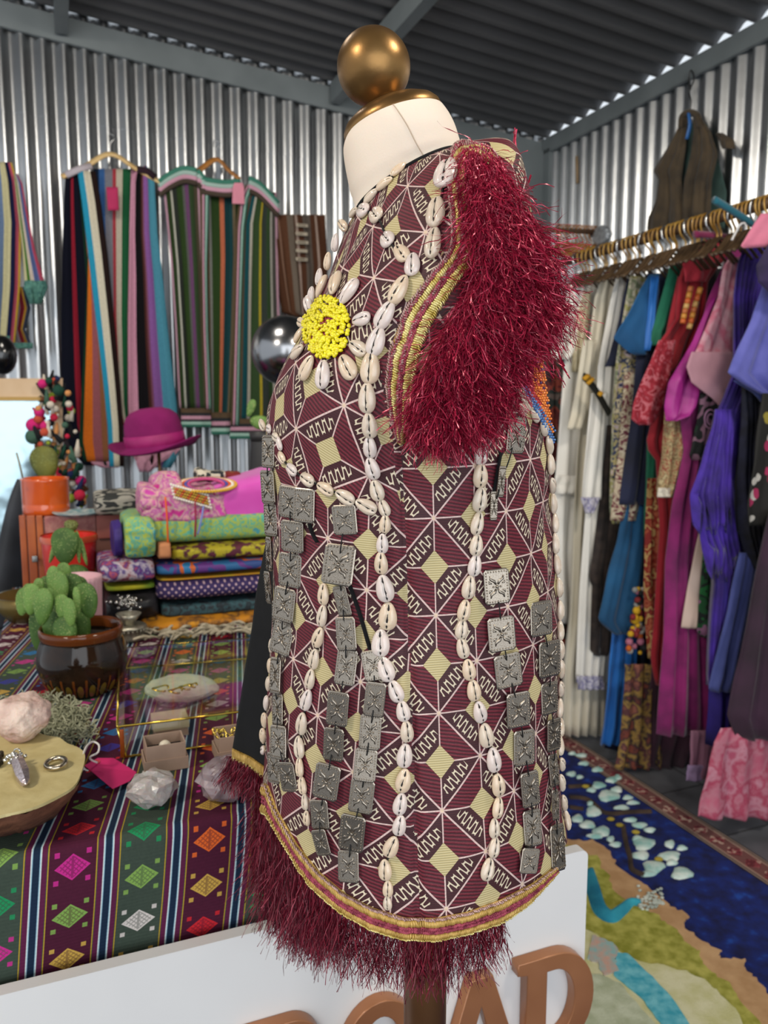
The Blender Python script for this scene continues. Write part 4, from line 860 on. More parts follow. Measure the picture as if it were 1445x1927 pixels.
o = sheet('woven_cloth', [(404, 506, 612), (500, 516, 618), (588, 532, 612), (598, 560, 596)], fB(WB), stripes('alpaca_stripes', [(0, '#4e3020'), (.14, '#8a6a58'), (.17, '#5a3a28'), (.30, '#6e6256'), (.42, '#4e3020'), (.45, '#a08c80'), (.49, '#4e3020'), (.58, '#5c524a'), (.72, '#4e3020'), (.8, '#a08c80'), (.83, '#573625')]), -nR, None, .012, 4, seed=3, label='brown and cream striped woven cloth hanging right of the green cardigan', cat='cloth')
mb = MB()
for i in range(5):
    for k_ in range(3): mb.box(onb(565+R.uniform(-2, 2)+k_*2, 424+i*16, WB-.03), .035+.01*k_, .004, .014, MW, bev=.002)
mb.build('woven_motif', mat('cream_yarn', '#b8ac98', .9), o, kind='stuff')
# ---- mirror
mir = thing('framed_mirror', 'tall mirror with a pale wooden frame leaning by the left wall', 'mirror', loc=onb(0, 1100, 2.9))
def slab(name, pts, b, th, m, par): mb = MB(); mb.prism([onb(x, y, b) for x, y in pts], nR*th); return mb.build(name, m, par, smooth=False)
pw = mat('pale_pine', '#bfa07c', .5, 0, '#d6bd9c', 5, det=5)
slab('frame_rail', [(-120, 712), (118, 712), (118, 748), (-120, 748)], 2.90, .03, pw, mir); slab('frame_bead', [(-120, 747), (118, 747), (118, 754), (-120, 754)], 2.89, .02, mat('gold_bead', '#9a7a40', .4, .4), mir)
slab('frame_stile', [(98, 752), (118, 752), (118, 1150), (98, 1150)], 2.90, .03, pw, mir)
m, t, p = newmat('mirror_glass'); p.inputs['Metallic'].default_value = 1; p.inputs['Roughness'].default_value = .16; p.inputs['Base Color'].default_value = (.30, .40, .44, 1); bump(t, p, noise(t, 7, 2), .25, .02)
slab('mirror_glass', [(-120, 753), (99, 753), (99, 1150), (-120, 1150)], 2.915, .005, m, mir)
ch = mat('dark_leather', '#1d1f24', .5, 0, '#2c2f36', 10)
mb = MB(); P = smoothpts([onb(x, y, 2.5) for x, y in ((52, 905), (40, 960), (30, 1040), (22, 1110), (14, 1180))], 6); mb.tube(P, [.03+.05*i/len(P) for i in range(len(P))], 14, flat=.4); tag(mb.build('draped_jacket', ch), 'dark jacket draped behind the orange pot and suitcase', 'jacket')
mb = MB(); mb.sph(onb(4, 668, 3.2), (.05, .05, .07), 16, 10); bl_ = mb.build('spot_lamp', mat('black_gloss', '#0c0c0e', .2, coat=.6)); tag(bl_, 'small glossy black lamp at the left edge below the striped coat', 'lamp')
mb = MB(); mb.tube([onb(4, 668, 3.2), onb(-30, 700, 3.2), onb(-70, 900, 3.2), onb(-80, 1100, 3.2)], .008, 8); mb.build('lamp_arm', mat('black_gloss', ''), bl_)
# ---- chrome ball lamp
t_ = thing('chrome_globe_lamp', 'polished chrome globe lamp half hidden behind the front of the vest', 'lamp', loc=onb(540, 900, 2.5))
mb = MB(); c = onb(538, 660, 2.5); mb.sph(c, .110, 40, 26); mb.build('globe', mat('chrome', '#8e8e90', .2, 1), t_)
mb = MB(); mb.tube([c, Vector((c.x, c.y, .95))], .008, 10); mb.lathe([(0, .95), (.07, .95), (.07, .965), (0, .97)], (c.x, c.y, 0), 24); mb.build('stem', mat('chrome', ''), t_)
# ================================================================ on the table, back to front
def soft(name, xl, yt, xr, yb, b, depth, m, label, cat='folded cloth', seed=0, parent=None, lump=.006, pw_=.45, rise=0, group=None, kind=None):
    """soft rolled or folded bundle filling the pixel box at depth b"""
    p0, p1 = onb(xl, yb, b), onb(xr, yt, b); a0, a1 = rab(onb(xl, (yt+yb)/2, b))[0], rab(onb(xr, (yt+yb)/2, b))[0]; z0, z1 = onb((xl+xr)/2, yb, b).z, onb((xl+xr)/2, yt, b).z
    nu, nv = 72, 40; V = []; U = []; sg_ = lambda v, e: math.copysign(abs(v)**e, v)
    for j in range(nv+1):
        for i in range(nu):
            th = -PI/2+PI*j/nv; ph = 2*PI*i/nu; x = sg_(math.sin(th), .30)
            y = sg_(math.cos(ph), pw_)*max(0, math.cos(th))**.22; z = sg_(math.sin(ph), pw_)*max(0, math.cos(th))**.22
            p = Vector(((a0+a1)/2+x*(a1-a0)/2, b+depth/2+y*depth/2, (z0+z1)/2+z*(z1-z0)/2+rise*x))
            d = lump*(nrm(Vector((p.x*18+seed, p.y*9, p.z*40)))+.5*nrm(Vector((p.x*60+seed, p.z*90, 2)))); p += Vector((0, -d*.8 if y < 0 else d, d*.6 if z > 0 else 0)); p.z = max(p.z, TZ+.002)
            V.append(Rm(*p)); U.append((j/nv, i/nu))
    Fc = [(j*nu+i, j*nu+(i+1) % nu, (j+1)*nu+(i+1) % nu, (j+1)*nu+i) for j in range(nv) for i in range(nu)]
    o = mesh(name, V, Fc, m, parent, uvs=U, kind=kind)
    if not parent: tag(o, label, cat, group)
    return o
# suitcase, orange pot
lo_ = mat('orange_leather', '#9c4a20', .5, 0, '#b8622e', 12, coat=.15); sc = thing('leather_suitcase', 'old orange and pink patchwork leather suitcase standing behind the cacti', 'suitcase', loc=onb(140, 1150, 2.15))
def pbox(name, xl, yt, xr, yb, b, dep, m, par, bev=.004, zfix=None):
    z0, z1 = onb((xl+xr)/2, yb, b).z, onb((xl+xr)/2, yt, b).z
    if zfix is not None: z0 = zfix
    a0, a1 = rab(onb(xl, (yt+yb)/2, b))[0], rab(onb(xr, (yt+yb)/2, b))[0]; mb = MB(); mb.box(Rm((a0+a1)/2, b+dep/2, (z0+z1)/2), a1-a0, dep, z1-z0, MW, bev=bev); return mb.build(name, m, par, smooth=False)
pat = printed('patchwork_leather', ['#9a5a50', '#6c4a48', '#a8705c', '#54606a', '#7c3c30', '#8a8076'], 9, .55, 'vor', '#8c5c50', .0)
pbox('shell', 42, 972, 300, 1150, 2.15, .2, pat, sc, .008, TZ+.001)
for xl, xr in ((40, 52), (54, 70), (72, 84)): pbox('strap', xl, 970, xr, 1130, 2.142, .012, lo_, sc, .003)
pbox('leather_band', 84, 970, 180, 1004, 2.144, .01, mat('pink_embossed', '#9c5a58', .5, 0, '#b47a70', 60, nb=.4, bs=200), sc, .002); pbox('leather_band', 182, 968, 262, 1012, 2.14, .01, mat('rose_leather', '#9c5048', .5, 0, '#b06458', 10), sc, .003)
mb = MB(); mb.box(onb(66, 1052, 2.13), .014, .006, .016, MW, bev=.002); mb.build('buckle', mat('dull_nickel', '#8a8a88', .35, .9), sc)
pb = pbox
mb = MB(); c = onb(82, 974, 2.2); zt = onb(82, 974, 2.155).z; r_ = 39*2.2/F; h_ = onb(82, 900, 2.2).z-zt
op = thing('orange_cactus_pot', 'orange glazed cylinder pot holding a single cactus pad on the suitcase', 'potted cactus', loc=Vector((c.x, c.y, zt)))
mb.lathe([(0, .002), (r_*.94, .002), (r_, .008), (r_, h_*.28), (r_*.985, h_*.3), (r_, h_*.33), (r_, h_*.93), (r_*1.03, h_), (r_*.93, h_), (r_*.92, h_-.02), (0, h_-.02)], (c.x, c.y+.02, zt), 40)
mb.build('pot', mat('orange_glaze', '#c24a12', .22, 0, '#d9591a', 9, coat=.7, stops=[(0, '#5a2a14'), (.30, '#7a3316'), (.36, '#c24a12'), (.7, '#d9601c')]), op)
cg = mat('cactus_green', '#33501c', .6, 0, '#4d6e2c', 20, nb=.4, bs=300); cg2 = mat('cactus_olive', '#555a26', .65, 0, '#77762e', 14, nb=.4, bs=300); cg3 = mat('cactus_light', '#4f702e', .55, 0, '#688a40', 20, nb=.3, bs=300)
spn = mat('cactus_spine', '#a4b070', .8)
def pad(name, px, py, w_, h_, rot_, Y, m, par, th=.35, spines=True, yaw=0):
    mb = MB(); k_ = Y/F; c = at(px, py, Y); M = Matrix.Rotation(yaw, 3, 'Z') @ Matrix.Rotation(-math.radians(rot_), 3, 'Y') ; rx, rz = w_*k_/2, h_*k_/2; V = []; nu, nv = 20, 14
    mb.sph((0, 0, 0), (1, 1, 1), nu, nv)
    mb.V = [M @ Vector((v.x*rx*(1+.28*v.z), v.y*min(rx, rz)*th*(1.05-.2*v.z), v.z*rz))+c for v in mb.V]; o = mb.build(name, m, par)
    if spines:
        sb = MB(); g = random.Random(int(px*7+py))
        for i in range(int(40+w_*h_/60)):
            u_, v_ = g.uniform(-.95, .95), g.uniform(-.95, .95)
            if u_*u_+v_*v_ > .94: continue
            d_ = -math.sqrt(max(0, 1-u_*u_-v_*v_)); q = Vector((u_*rx*(1+.28*v_), d_*min(rx, rz)*th*1.02, v_*rz)); sb.sph(c+M @ q, .0008*Y/1.4, 5, 3)
        sb.build('areole_dots', spn, o, kind='stuff')
    return o
pad('cactus_pad', 84, 872, 52, 66, 8, 2.5, cg2, op, .5)
mb = MB(); mb.tube([at(44, 905, 2.4), at(36, 870, 2.4), at(31, 852, 2.4)], .003, 6); mb.build('dry_twig', mat('dry_twig', '#8a8266', .8), op)
# pompom garland
pg = thing('pompom_garland', 'dense hanging bunch of coloured pompoms, tassels and beads behind the orange pot', 'garland', loc=onb(110, 945, 2.55)); g = random.Random(5)
pc_ = [mat('pompom'+c, c, .95, 0, None, nb=.8, bs=90) for c in ('#c4206c', '#b51c3c', '#123c2e', '#16204a', '#c9bfae', '#c98a52', '#8a9a2c', '#101216', '#b84a34', '#7a4a2c', '#3c5a4a', '#e0d8cc')]
fixed = [(80, 722, 15, 0), (74, 776, 17, 0), (62, 800, 22, 0), (84, 802, 18, 0), (62, 822, 24, 10), (152, 905, 18, 0), (150, 932, 18, 1), (132, 938, 16, 6), (134, 888, 12, 8), (110, 735, 18, 2), (100, 752, 12, 1), (95, 762, 12, 4), (128, 740, 10, 5)]
for x, y, r_, ci in fixed: mb = MB(); mb.sph(at(x, y, 2.62+g.uniform(-.03, .03)), r_*2.6/F/1.7, 14, 9); mb.build('pompom', pc_[ci], pg)
for i in range(150):
    y = g.uniform(712, 945); xl = interp(y, [(712, 82), (760, 70), (820, 62), (900, 100), (945, 122)])[0]; xr = interp(y, [(712, 112), (780, 138), (860, 152), (945, 160)])[0]; x = g.uniform(xl, xr); r_ = g.uniform(5, 11)
    mb = MB(); c = at(x, y, 2.66+g.uniform(-.04, .05)); ci = g.choice([1, 2, 3, 4, 5, 6, 7, 7, 8, 9, 10, 11, 4])
    if g.random() < .35: d = Vector((g.gauss(0, .5), 0, -1)).normalized()*r_*2.6/F*1.6; mb.tube([c-d, c, c+d], [.003, r_*2.6/F*.45, r_*2.6/F*.6], 8); mb.build('tassel', pc_[ci], pg)
    else: mb.sph(c, r_*2.6/F*.8, 10, 7); mb.build('pompom', pc_[ci], pg)
mb = MB(); mb.tube(smoothpts([at(90, 712, 2.7), at(108, 780, 2.7), at(118, 860, 2.7), at(135, 940, 2.7)], 6), .006, 6); mb.build('cord', mat('cord_tan', '#8a6a4a', .9), pg)
# hat on its stand
hm = mat('magenta_felt', '#740c50', .95, 0, '#84145c', 12, nb=.3, bs=400); Yh = 2.55; hc = at(293, 838, Yh); k_ = Yh/F; Mh = Matrix.Rotation(math.radians(7), 3, 'Y') @ Matrix.Rotation(math.radians(-4), 3, 'X')
Mh = Matrix.Rotation(math.radians(-6), 3, 'Y') @ Matrix.Rotation(math.radians(4), 3, 'X')
hat = thing('felt_hat', 'magenta felt bowler hat with a matching band on a slim stand', 'hat', loc=hc)
mb = MB(); n = 56; V = []; prof = [(0, 72), (20, 71), (36, 66), (47, 56), (52, 42), (54, 24), (55.5, 8), (57, 0), (62, -4), (72, -5), (82, -1), (86, 3), (84, 0), (72, -8), (60, -7), (52, -4)]
for r_, z in prof:
    for i in range(n): a = 2*PI*i/n; w_ = (9*math.cos(2*a+.4) if r_ > 65 else 0)*(r_-65)/20; V.append(Mh @ Vector((r_*k_*math.cos(a), r_*k_*.86*math.sin(a), (z+w_)*k_*.98))+hc)
mb.add(V, [(j*n+i, j*n+(i+1) % n, (j+1)*n+(i+1) % n, (j+1)*n+i) for j in range(len(prof)-1) for i in range(n)]); mb.build('felt_body', hm, hat)
mb = MB(); mb.lathe([(55.6*k_, 1*k_), (56.6*k_, 2*k_), (56.0*k_, 21*k_), (54.4*k_, 22*k_)], hc, 56, Mh @ Matrix.Diagonal((1, .86, 1))); mb.build('hat_band', mat('magenta_ribbon', '#8c0f58', .55, 0, '#9c1a66', 30), hat)
mb = MB(); mb.tube([hc+Vector((.008, 0, .02)), Vector((hc.x+.012, hc.y, 1.0))], .0055, 10); mb.lathe([(0, TZ+.002), (.09, TZ+.002), (.09, TZ+.014), (.012, TZ+.02), (.006, 1.0)], (hc.x+.012, hc.y, 0), 28); tag(mb.build('hat_stand', mat('brown_pole', '')), 'thin brown stand carrying the magenta hat', 'stand')
# little cactus behind the vest
sc2 = thing('small_cactus', 'small green cactus with an ear shaped pad just left of the vest front', 'cactus', loc=at(482, 800, 2.4))
pad('cactus_pad', 472, 768, 15, 34, -20, 2.4, cg3, sc2, .4); pad('cactus_pad', 488, 795, 34, 26, 0, 2.4, cg3, sc2, .6)
mb = MB(); c = at(490, 812, 2.4); mb.lathe([(0, -.03), (.03, -.03), (.035, 0), (.03, 0), (0, -.005)], c, 20); mb.lathe([(.03, -.03), (.04, -.22)], c, 16); mb.build('pot', mat('dark_pot', '#2c2a2a', .5), sc2)
# bundle, stacked cloths
SBk = 1.86
pk = printed('pink_floral', ['#b0569a', '#c83fa0', '#d0a89c', '#b54a98', '#bfa098', '#b81f80'], 32, .75, 'soft'); pp = mat('bright_pink_silk', '#c83ba4', .55, 0, '#d250b4', 9, sheen=.3)
bun = thing('pink_bundle', 'pink silk bundle with a floral end topping the pile of cloths', 'cloth bundle', loc=onb(380, 992, SBk))
soft('plain_silk', 395, 900, 545, 992, SBk+.01, .2, pp, '', seed=1, parent=bun, lump=.008, rise=.022); soft('floral_silk', 268, 918, 432, 992, SBk, .21, pk, '', seed=5, parent=bun, lump=.014); soft('gathered_end', 288, 894, 345, 958, SBk+.02, .12, pk, '', seed=9, parent=bun, lump=.016, pw_=.9); soft('gathered_end', 264, 916, 312, 972, SBk+.0, .12, pk, '', seed=4, parent=bun, lump=.014, pw_=.9)
bo = thing('beaded_collar', 'round beaded collar with gold, white and orange rings lying on the pink bundle', 'beaded collar', loc=onb(395, 905, SBk+.03))
cx0 = onb(388, 913, SBk+.03); 
for r_, c_, k_ in ((.070, '#d8a82a', 0), (.062, '#e8e2d4', 0), (.055, '#d86018', 0), (.048, '#4a4fa0', 0), (.041, '#c0447a', 0)):
    mb = MB()
    for i in range(64): a = 2*PI*i/64; mb.sph(cx0+nL*math.cos(a)*r_+nR*math.sin(a)*r_*.62+Vector((0, 0, .012*math.sin(a)-.0+.001)), .0042, 6, 4)
    mb.build('bead_ring', mat('glossbead'+c_, c_, .3, coat=.4), bo, kind='stuff')
g = random.Random(9); mbw = [MB(), MB(), MB()]
for i in range(16):
    for j in range(5):
        x = 322+i*4.6+j*1.5; y = 912+j*6+i*1.3; k_ = 1 if i in (0, 15) or j in (0, 4) else (0 if (i+j) % 3 else 2); mbw[k_].sph(onb(x, y, SBk-.006), .0034, 6, 4)
for q, c_ in zip(mbw, ('#b8922a', '#e8e2d4', '#c8581c')): q.build('bead_panel', mat('glossbead'+c_, c_, .3, coat=.4), bo, kind='stuff')
for x, y, x2, y2, c_ in ((311, 935, 316, 1022, '#d85a1c'), (367, 945, 367, 1010, '#8a1c3c'), (383, 952, 372, 1006, '#7a86c0')):
    mb = MB(); mb.tube(smoothpts([onb(x, y, SBk-.012), onb((x+x2)/2+1, (y+y2)/2, SBk-.02), onb(x2, y2, SBk-.012)], 5), .0024, 6); mb.build('dangling_cord', mat('cord'+c_, c_, .7), bo)
G = 'folded cloths piled on the table'
F_ = lambda *a, **k: soft('folded_cloth', *a, group=G, **k)
aq = printed('teal_yellow_print', ['#3f9a90', '#56a892', '#a8b028', '#4fa08c', '#9fae34', '#3f8f98'], 42, .75, 'soft')
F_(236, 966, 545, 1022, SBk-.0, .22, aq, 'aqua and yellow patterned cloth right under the pink bundle', seed=11); soft('hanging_end', 236, 975, 294, 1053, SBk-.03, .06, aq, '', seed=31, pw_=.9, lump=.012, parent=C.objects[-1])
F_(324, 1023, 545, 1054, SBk-.02, .2, printed('maroon_yellow_print', ['#4a1426', '#5a1a30', '#4a1426', '#a89c1c', '#a8981c'], 50, .75, 'soft'), 'maroon cloth with yellow leaf print below the aqua cloth', seed=12, pw_=.6)
F_(299, 1022, 323, 1054, SBk-.026, .1, mat('peach_cloth', '#b87a50', .8, 0, '#a86c46', 20), 'small peach cloth fold at the left end of the leaf print cloth', seed=13)
F_(214, 990, 233, 1054, SBk+.0, .15, mat('violet_cloth', '#2c1660', .6, 0, '#3c2080', 10), 'dark violet cloth bulging out left of the aqua cloth', seed=14, pw_=.8)
F_(188, 1057, 294, 1099, SBk-.02, .2, printed('violet_red_print', ['#3c2070', '#4a2a86', '#a84a54', '#3c2070', '#b8acb4', '#8a3a48', '#3c2070'], 27, .75, 'soft'), 'violet, white and red flowered cloth end left in the pile', seed=15, lump=.008)
F_(296, 1056, 545, 1080, SBk-.025, .2, printed('blue_violet_print', ['#1f5a8a', '#5a2a76', '#24407a', '#b8541c', '#1f6a9a', '#4a2486'], 15, .65), 'blue and violet silk cloth with an orange patch', seed=16, pw_=.6, lump=.003)
F_(297, 1081, 545, 1087, SBk-.01, .2, mat('yellow_edge_cloth', '#b0941c', .8, 0, '#b8781c', 30), 'thin yellow cloth edge above the purple lattice cloth', seed=17, lump=.001)
m, t, p = newmat('lattice_print'); u, v, wz, tc = uv(t, True); q = (u*CA+v*SA); a_ = ((q+wz)*62.0).fr()-.5; b_ = ((q-wz)*62.0).fr()-.5; d_ = (a_*a_+b_*b_).sq()
t.links.new(mix(t, d_.lt(.30), '#2c1a50', mix(t, d_.lt(.2), '#5a4a60', '#b89aa4')), p.inputs['Base Color']); p.inputs['Roughness'].default_value = .8
F_(298, 1088, 545, 1129, SBk-.035, .2, m, 'purple cloth roll covered in a pale lattice dot print', seed=18, pw_=.75, lump=.004)
F_(200, 1100, 294, 1113, SBk-.0, .2, mat('lime_cloth', '#5a7a1c', .8, 0, '#a8a01c', 14), 'yellow and green cloth edge over the black shiny cloth', seed=19, lump=.003)
F_(198, 1114, 302, 1180, SBk-.01, .2, mat('black_sequin', '#141416', .4, .1, '#2a282c', 20, nb=.5, bs=80), 'shiny black cloth with silver sequins at the left of the pile', seed=20, pw_=.8, lump=.008)
F_(306, 1130, 545, 1157, SBk-.02, .2, printed('grey_teal_print', ['#23292f', '#2c444c', '#1c2026', '#34585f', '#2a3036'], 37, .75, 'soft'), 'dark grey and teal printed cloth above the saffron cloth', seed=21, lump=.004)
F_(272, 1158, 530, 1196, SBk-.045, .2, printed('saffron_print', ['#b87408', '#c88410', '#c07c10', '#5a3a1c', '#c8880f'], 20, .75, 'soft'), 'saffron yellow cloth with small dark motifs at the bottom of the pile', seed=22, pw_=.8, lump=.007)
mb = MB(); g = random.Random(2)
for i in range(60): mb.sph(onb(g.gauss(240, 11), g.gauss(1134, 7), SBk-.03+g.uniform(-.004, .004)), .0035*g.uniform(.6, 1.3), 6, 4)
tag(mb.build('sequin_cluster', mat('bright_silver', '#d8d6d0', .15, 1), kind='stuff'), 'glittering silver sequins on the black cloth', 'sequins')
o = soft('black_white_bag', 180, 930, 288, 972, 2.05, .18, printed('black_white_weave', ['#1a1c1c', '#a8a498', '#222422', '#8a877c', '#1a1c1c'], 14, .8, stretch=3), 'black and white woven bag lying on the suitcase', 'bag', seed=3)
o = soft('feather_bundle', 372, 884, 426, 906, SBk+.1, .08, printed('feathers', ['#15181c', '#c9c0ac', '#20242a', '#b8ae9c'], 22, .8), 'small black and cream feather bundle behind the pink bundle', 'feathers', seed=6, pw_=.9, lump=.012)
o = soft('cloth_pouch', 420, 888, 456, 906, SBk+.12, .08, printed('red_cloth', ['#5a1518', '#7a1c1c', '#8a5a2a'], 20, .8), 'small dark red pouch behind the beaded collar', 'pouch', seed=7, pw_=.9)
mb = MB(); c = onb(148, 972, 2.2); zt = onb(82, 974, 2.155).z; mb.lathe([(0, 0), (.04, .002), (.06, .010), (.063, .013), (.058, .012), (.038, .006), (0, .005)], (c.x+.02, c.y-.05, zt), 30); tag(mb.build('beaded_dish', mat('pale_dish', '#b9c0bc', .4, 0, '#5c8a94', 60)), 'small pale beaded dish beside the orange pot', 'dish')
# red and pink pots behind the big cactus
def pot(name, px, yb, rpx, ytop, b, prof, m, label, cat='potted cactus'):
    c = onz(px, yb, TZ) if b is None else onb(px, yb, b); r_ = rpx*c.y/F; 
    return c, r_
rp = thing('red_pot', 'red enamel pot behind the pink ribbed pot', 'pot', loc=onb(130, 1090, 1.98)); c = onb(131, 1040, 2.02); r_ = 50*c.y/F; z1 = onb(131, 1008, 2.02).z
mb = MB(); mb.lathe([(0, TZ+.002), (r_*.75, TZ+.002), (r_*.8, TZ+.01), (r_, z1-.01), (r_*1.03, z1), (r_*.96, z1), (r_*.9, z1-.03), (0, z1-.03)], (c.x, c.y, 0), 40); mb.build('body', mat('red_enamel', '#b81c1c', .25, 0, '#cc2c20', 5, coat=.6), rp); mb = MB(); mb.lathe([(r_*1.035, z1-.012), (r_*1.05, z1-.002), (r_*1.0, z1+.003)], (c.x, c.y, 0), 40); mb.build('rim', mat('orange_rim', '#b8481c', .3, coat=.5), rp)
pp_ = thing('pink_ribbed_pot', 'tall pale pink ribbed pot with a tall cactus standing behind the brown bowl', 'potted cactus', loc=onb(150, 1200, 1.72)); c = onb(148, 1130, 1.74); r_ = 44*c.y/F; z1 = onb(150, 1084, 1.74).z
mb = MB(); n = 96; V = []
pf = [(.78, TZ+.002), (.9, TZ+.02), (.98, z1-.01), (1.02, z1), (.94, z1), (.92, z1-.03), (0, z1-.03)]
for q, (rr, z) in enumerate(pf):
    for i in range(n): w_ = 1+(.03*math.cos(i*2*PI/n*24) if q in (1, 2) else 0); V.append(Vector((c.x+rr*r_*w_*math.cos(2*PI*i/n), c.y+rr*r_*w_*math.sin(2*PI*i/n), z)))
mb.add(V, [(j*n+i, j*n+(i+1) % n, (j+1)*n+(i+1) % n, (j+1)*n+i) for j in range(len(pf)-1) for i in range(n)]); mb.build('pot', mat('pale_pink_glaze', '#c99aa4', .4, 0, '#d8aab2', 5, coat=.3), pp_)
for a_ in ((142, 1086, 50, 50, 0, 1.72, cg, .8), (122, 1028, 52, 72, -3, 1.70, cg, .35), (103, 1032, 12, 62, -22, 1.71, cg3, .8), (147, 1030, 10, 64, 2, 1.71, cg3, .8), (157, 1038, 9, 56, 12, 1.72, cg3, .8), (134, 990, 26, 24, 0, 1.80, cg2, .7)): pad('cactus_pad', *a_[:6], a_[6], pp_, a_[7])
# big brown bowl cactus
pc0 = onz(137, 1316, TZ); cy = pc0.y+.050; cx_ = (137-722.5)/F*cy*1.0; Yp = cy; kp = Yp/F
bw = thing('brown_bowl_cactus', 'glossy brown drip glazed bowl with a many padded green cactus on the striped cloth', 'potted cactus', loc=Vector((cx_, cy, TZ)))
m, t, p = newmat('drip_glaze'); u, v, wz, tc = uv(t, True)
gx = X(t, t.nodes.new('ShaderNodeMath').outputs[0]); at2 = t.nodes.new('ShaderNodeMath'); at2.operation = 'ARCTAN2'; t.links.new((v-cy).k, at2.inputs[0]); t.links.new((u-cx_).k, at2.inputs[1]); an = X(t, at2.outputs[0])*3.5
zz = wz-TZ; lobe = ((an.fr()-.5).abs()*2.0); drip = (zz.lt(.040))*(((an+.5).fr()-.5).abs().lt(.09)); oval = ((an.fr()-.5)*(an.fr()-.5)*14.0+(zz-.017)*(zz-.017)*6500.0).lt(1.0)
bc_ = ramp(t, noise(t, 25, 4), [(.35, '#1a110c'), (.6, '#2c1c12'), (.75, '#25261e')], False); c_ = mix(t, drip, bc_, '#6a3a16'); c_ = mix(t, oval, c_, '#6e5a1e'); c_ = mix(t, zz.gt(.100), c_, '#5c2e12'); t.links.new(c_, p.inputs['Base Color']); p.inputs['Roughness'].default_value = .1; p.inputs['Specular IOR Level'].default_value = .3; p.inputs['Coat Weight'].default_value = .1; bump(t, p, noise(t, 14, 2), .15, .004)
Rr = 84*kp; hp = .118
mb = MB(); mb.lathe([(0, 0), (.052, 0), (.060, .004), (Rr*.93, .028), (Rr, .05), (Rr*.985, .072), (Rr*.9, .093), (Rr*.88, .1), (Rr*.915, .104), (Rr*.92, .113), (Rr*.89, hp), (Rr*.84, .114), (Rr*.82, .10), (Rr*.8, .09), (0, .088)], (cx_, cy, TZ+.001), 64); mb.build('bowl', m, bw)
mb = MB(); mb.lathe([(0, .094), (Rr*.8, .092)], (cx_, cy, TZ+.001), 40); mb.build('soil', mat('dark_soil', '#1c150f', .95, 0, '#2e241a', 60, nb=.8, bs=200), bw)
for a_ in ((78, 1178, 44, 84, -10, 1.02, cg, .45), (108, 1182, 54, 92, 2, .99, cg, .5), (140, 1172, 48, 88, 12, 1.02, cg, .45), (120, 1190, 40, 60, 5, .96, cg, .5),
           (46, 1130, 28, 50, -14, 1.0, cg3, .4), (60, 1126, 30, 56, -8, .985, cg3, .45), (80, 1140, 32, 66, -8, .96, cg3, .45), (98, 1090, 22, 50, -5, 1.0, cg3, .5), (108, 1106, 34, 62, 2, 1.0, cg3, .4), (130, 1102, 42, 46, 12, 1.02, cg, .4), (115, 1142, 26, 48, 4, .965, cg3, .4), (127, 1150, 24, 50, 6, .95, cg3, .4), (141, 1128, 13, 48, 4, .97, cg3, .7), (158, 1128, 38, 62, 10, .99, cg, .4), (72, 1104, 18, 34, -10, 1.0, cg3, .45), (92, 1128, 16, 44, 0, .97, cg3, .5), (52, 1112, 16, 30, -16, 1.01, cg3, .5), (86, 1110, 26, 52, -4, 1.03, cg, .4), (118, 1078, 24, 40, 6, 1.04, cg3, .4), (146, 1106, 30, 44, 14, 1.04, cg, .4)):
    pad('cactus_pad', a_[0]*1.06-4, a_[1]+2, a_[2]*1.14, a_[3]*1.14, a_[4], Yp*a_[5], a_[6], bw, a_[7])
mb = MB(); mb.lathe([(0, 0), (.05, 0), (.075, .03), (.08, .06), (.072, .06), (.05, .03), (0, .02)], onz(48, 1170, TZ)+Vector((0, .03, .001)), 30); tag(mb.build('brass_bowl', mat('olive_brass', '#5a4c22', .35, .5, '#6e5c30', 10)), 'small dark brass bowl behind the green cactus at the left', 'bowl')
# silver dish, dried roots
sv = mat('tarnished_silver', '#8c8878', .35, .8, '#b8b4a4', 60, nb=.3, bs=100)
dc = onz(244, 1205, TZ); ds = thing('silver_dish', 'small pierced silver dish stand left of the saffron cloth', 'dish', loc=dc); mb = MB(); s0 = dc.y/F
mb.lathe([(0, .002), (26*s0, .002), (28*s0, .010), (24*s0, .022), (30*s0, .028), (34*s0, .030), (32*s0, .034), (18*s0, .036), (0, .036)], dc, 32); mb.build('base', sv, ds); mb = MB(); mb.lathe([(10*s0, .034), (14*s0, .045), (24*s0, .060), (22*s0, .060), (10*s0, .046), (0, .044)], dc, 28); mb.build('cup', sv, ds)
mb = MB()
for i in range(24): a = 2*PI*i/24; mb.sph(dc+Vector((31*s0*math.cos(a), 31*s0*math.sin(a), .026)), .003, 6, 4)
mb.build('bead_edge', sv, ds, kind='stuff')
g = random.Random(4); rt_ = mat('dried_root', '#8a806a', .85, 0, '#b8ae98', 60, nb=.6, bs=150)
for i, (x0, x1, lb) in enumerate(((250, 330, 'pale dried root bundle next to the silver dish'), (335, 410, 'greyish dried root bundle in front of the saffron cloth'), (405, 480, 'dried root bundle nearest the black lining of the vest'))):
    mb = MB()
    for j in range(26):
        x = g.uniform(x0, x1); y = g.uniform(1186, 1204)-(x-250)*.06; p0 = onz(x, y, TZ+g.uniform(.004, .018)); d = (nL*g.uniform(.5, 1)+nR*g.gauss(0, .5))*.02
        mb.tube(smoothpts([p0-d, p0+Vector((0, 0, g.uniform(.002, .008))), p0+d], 3), g.uniform(.0018, .004), 6)
    tag(mb.build('dried_root_bundle', rt_, kind='stuff'), lb, 'dried roots', 'dried roots on the table')
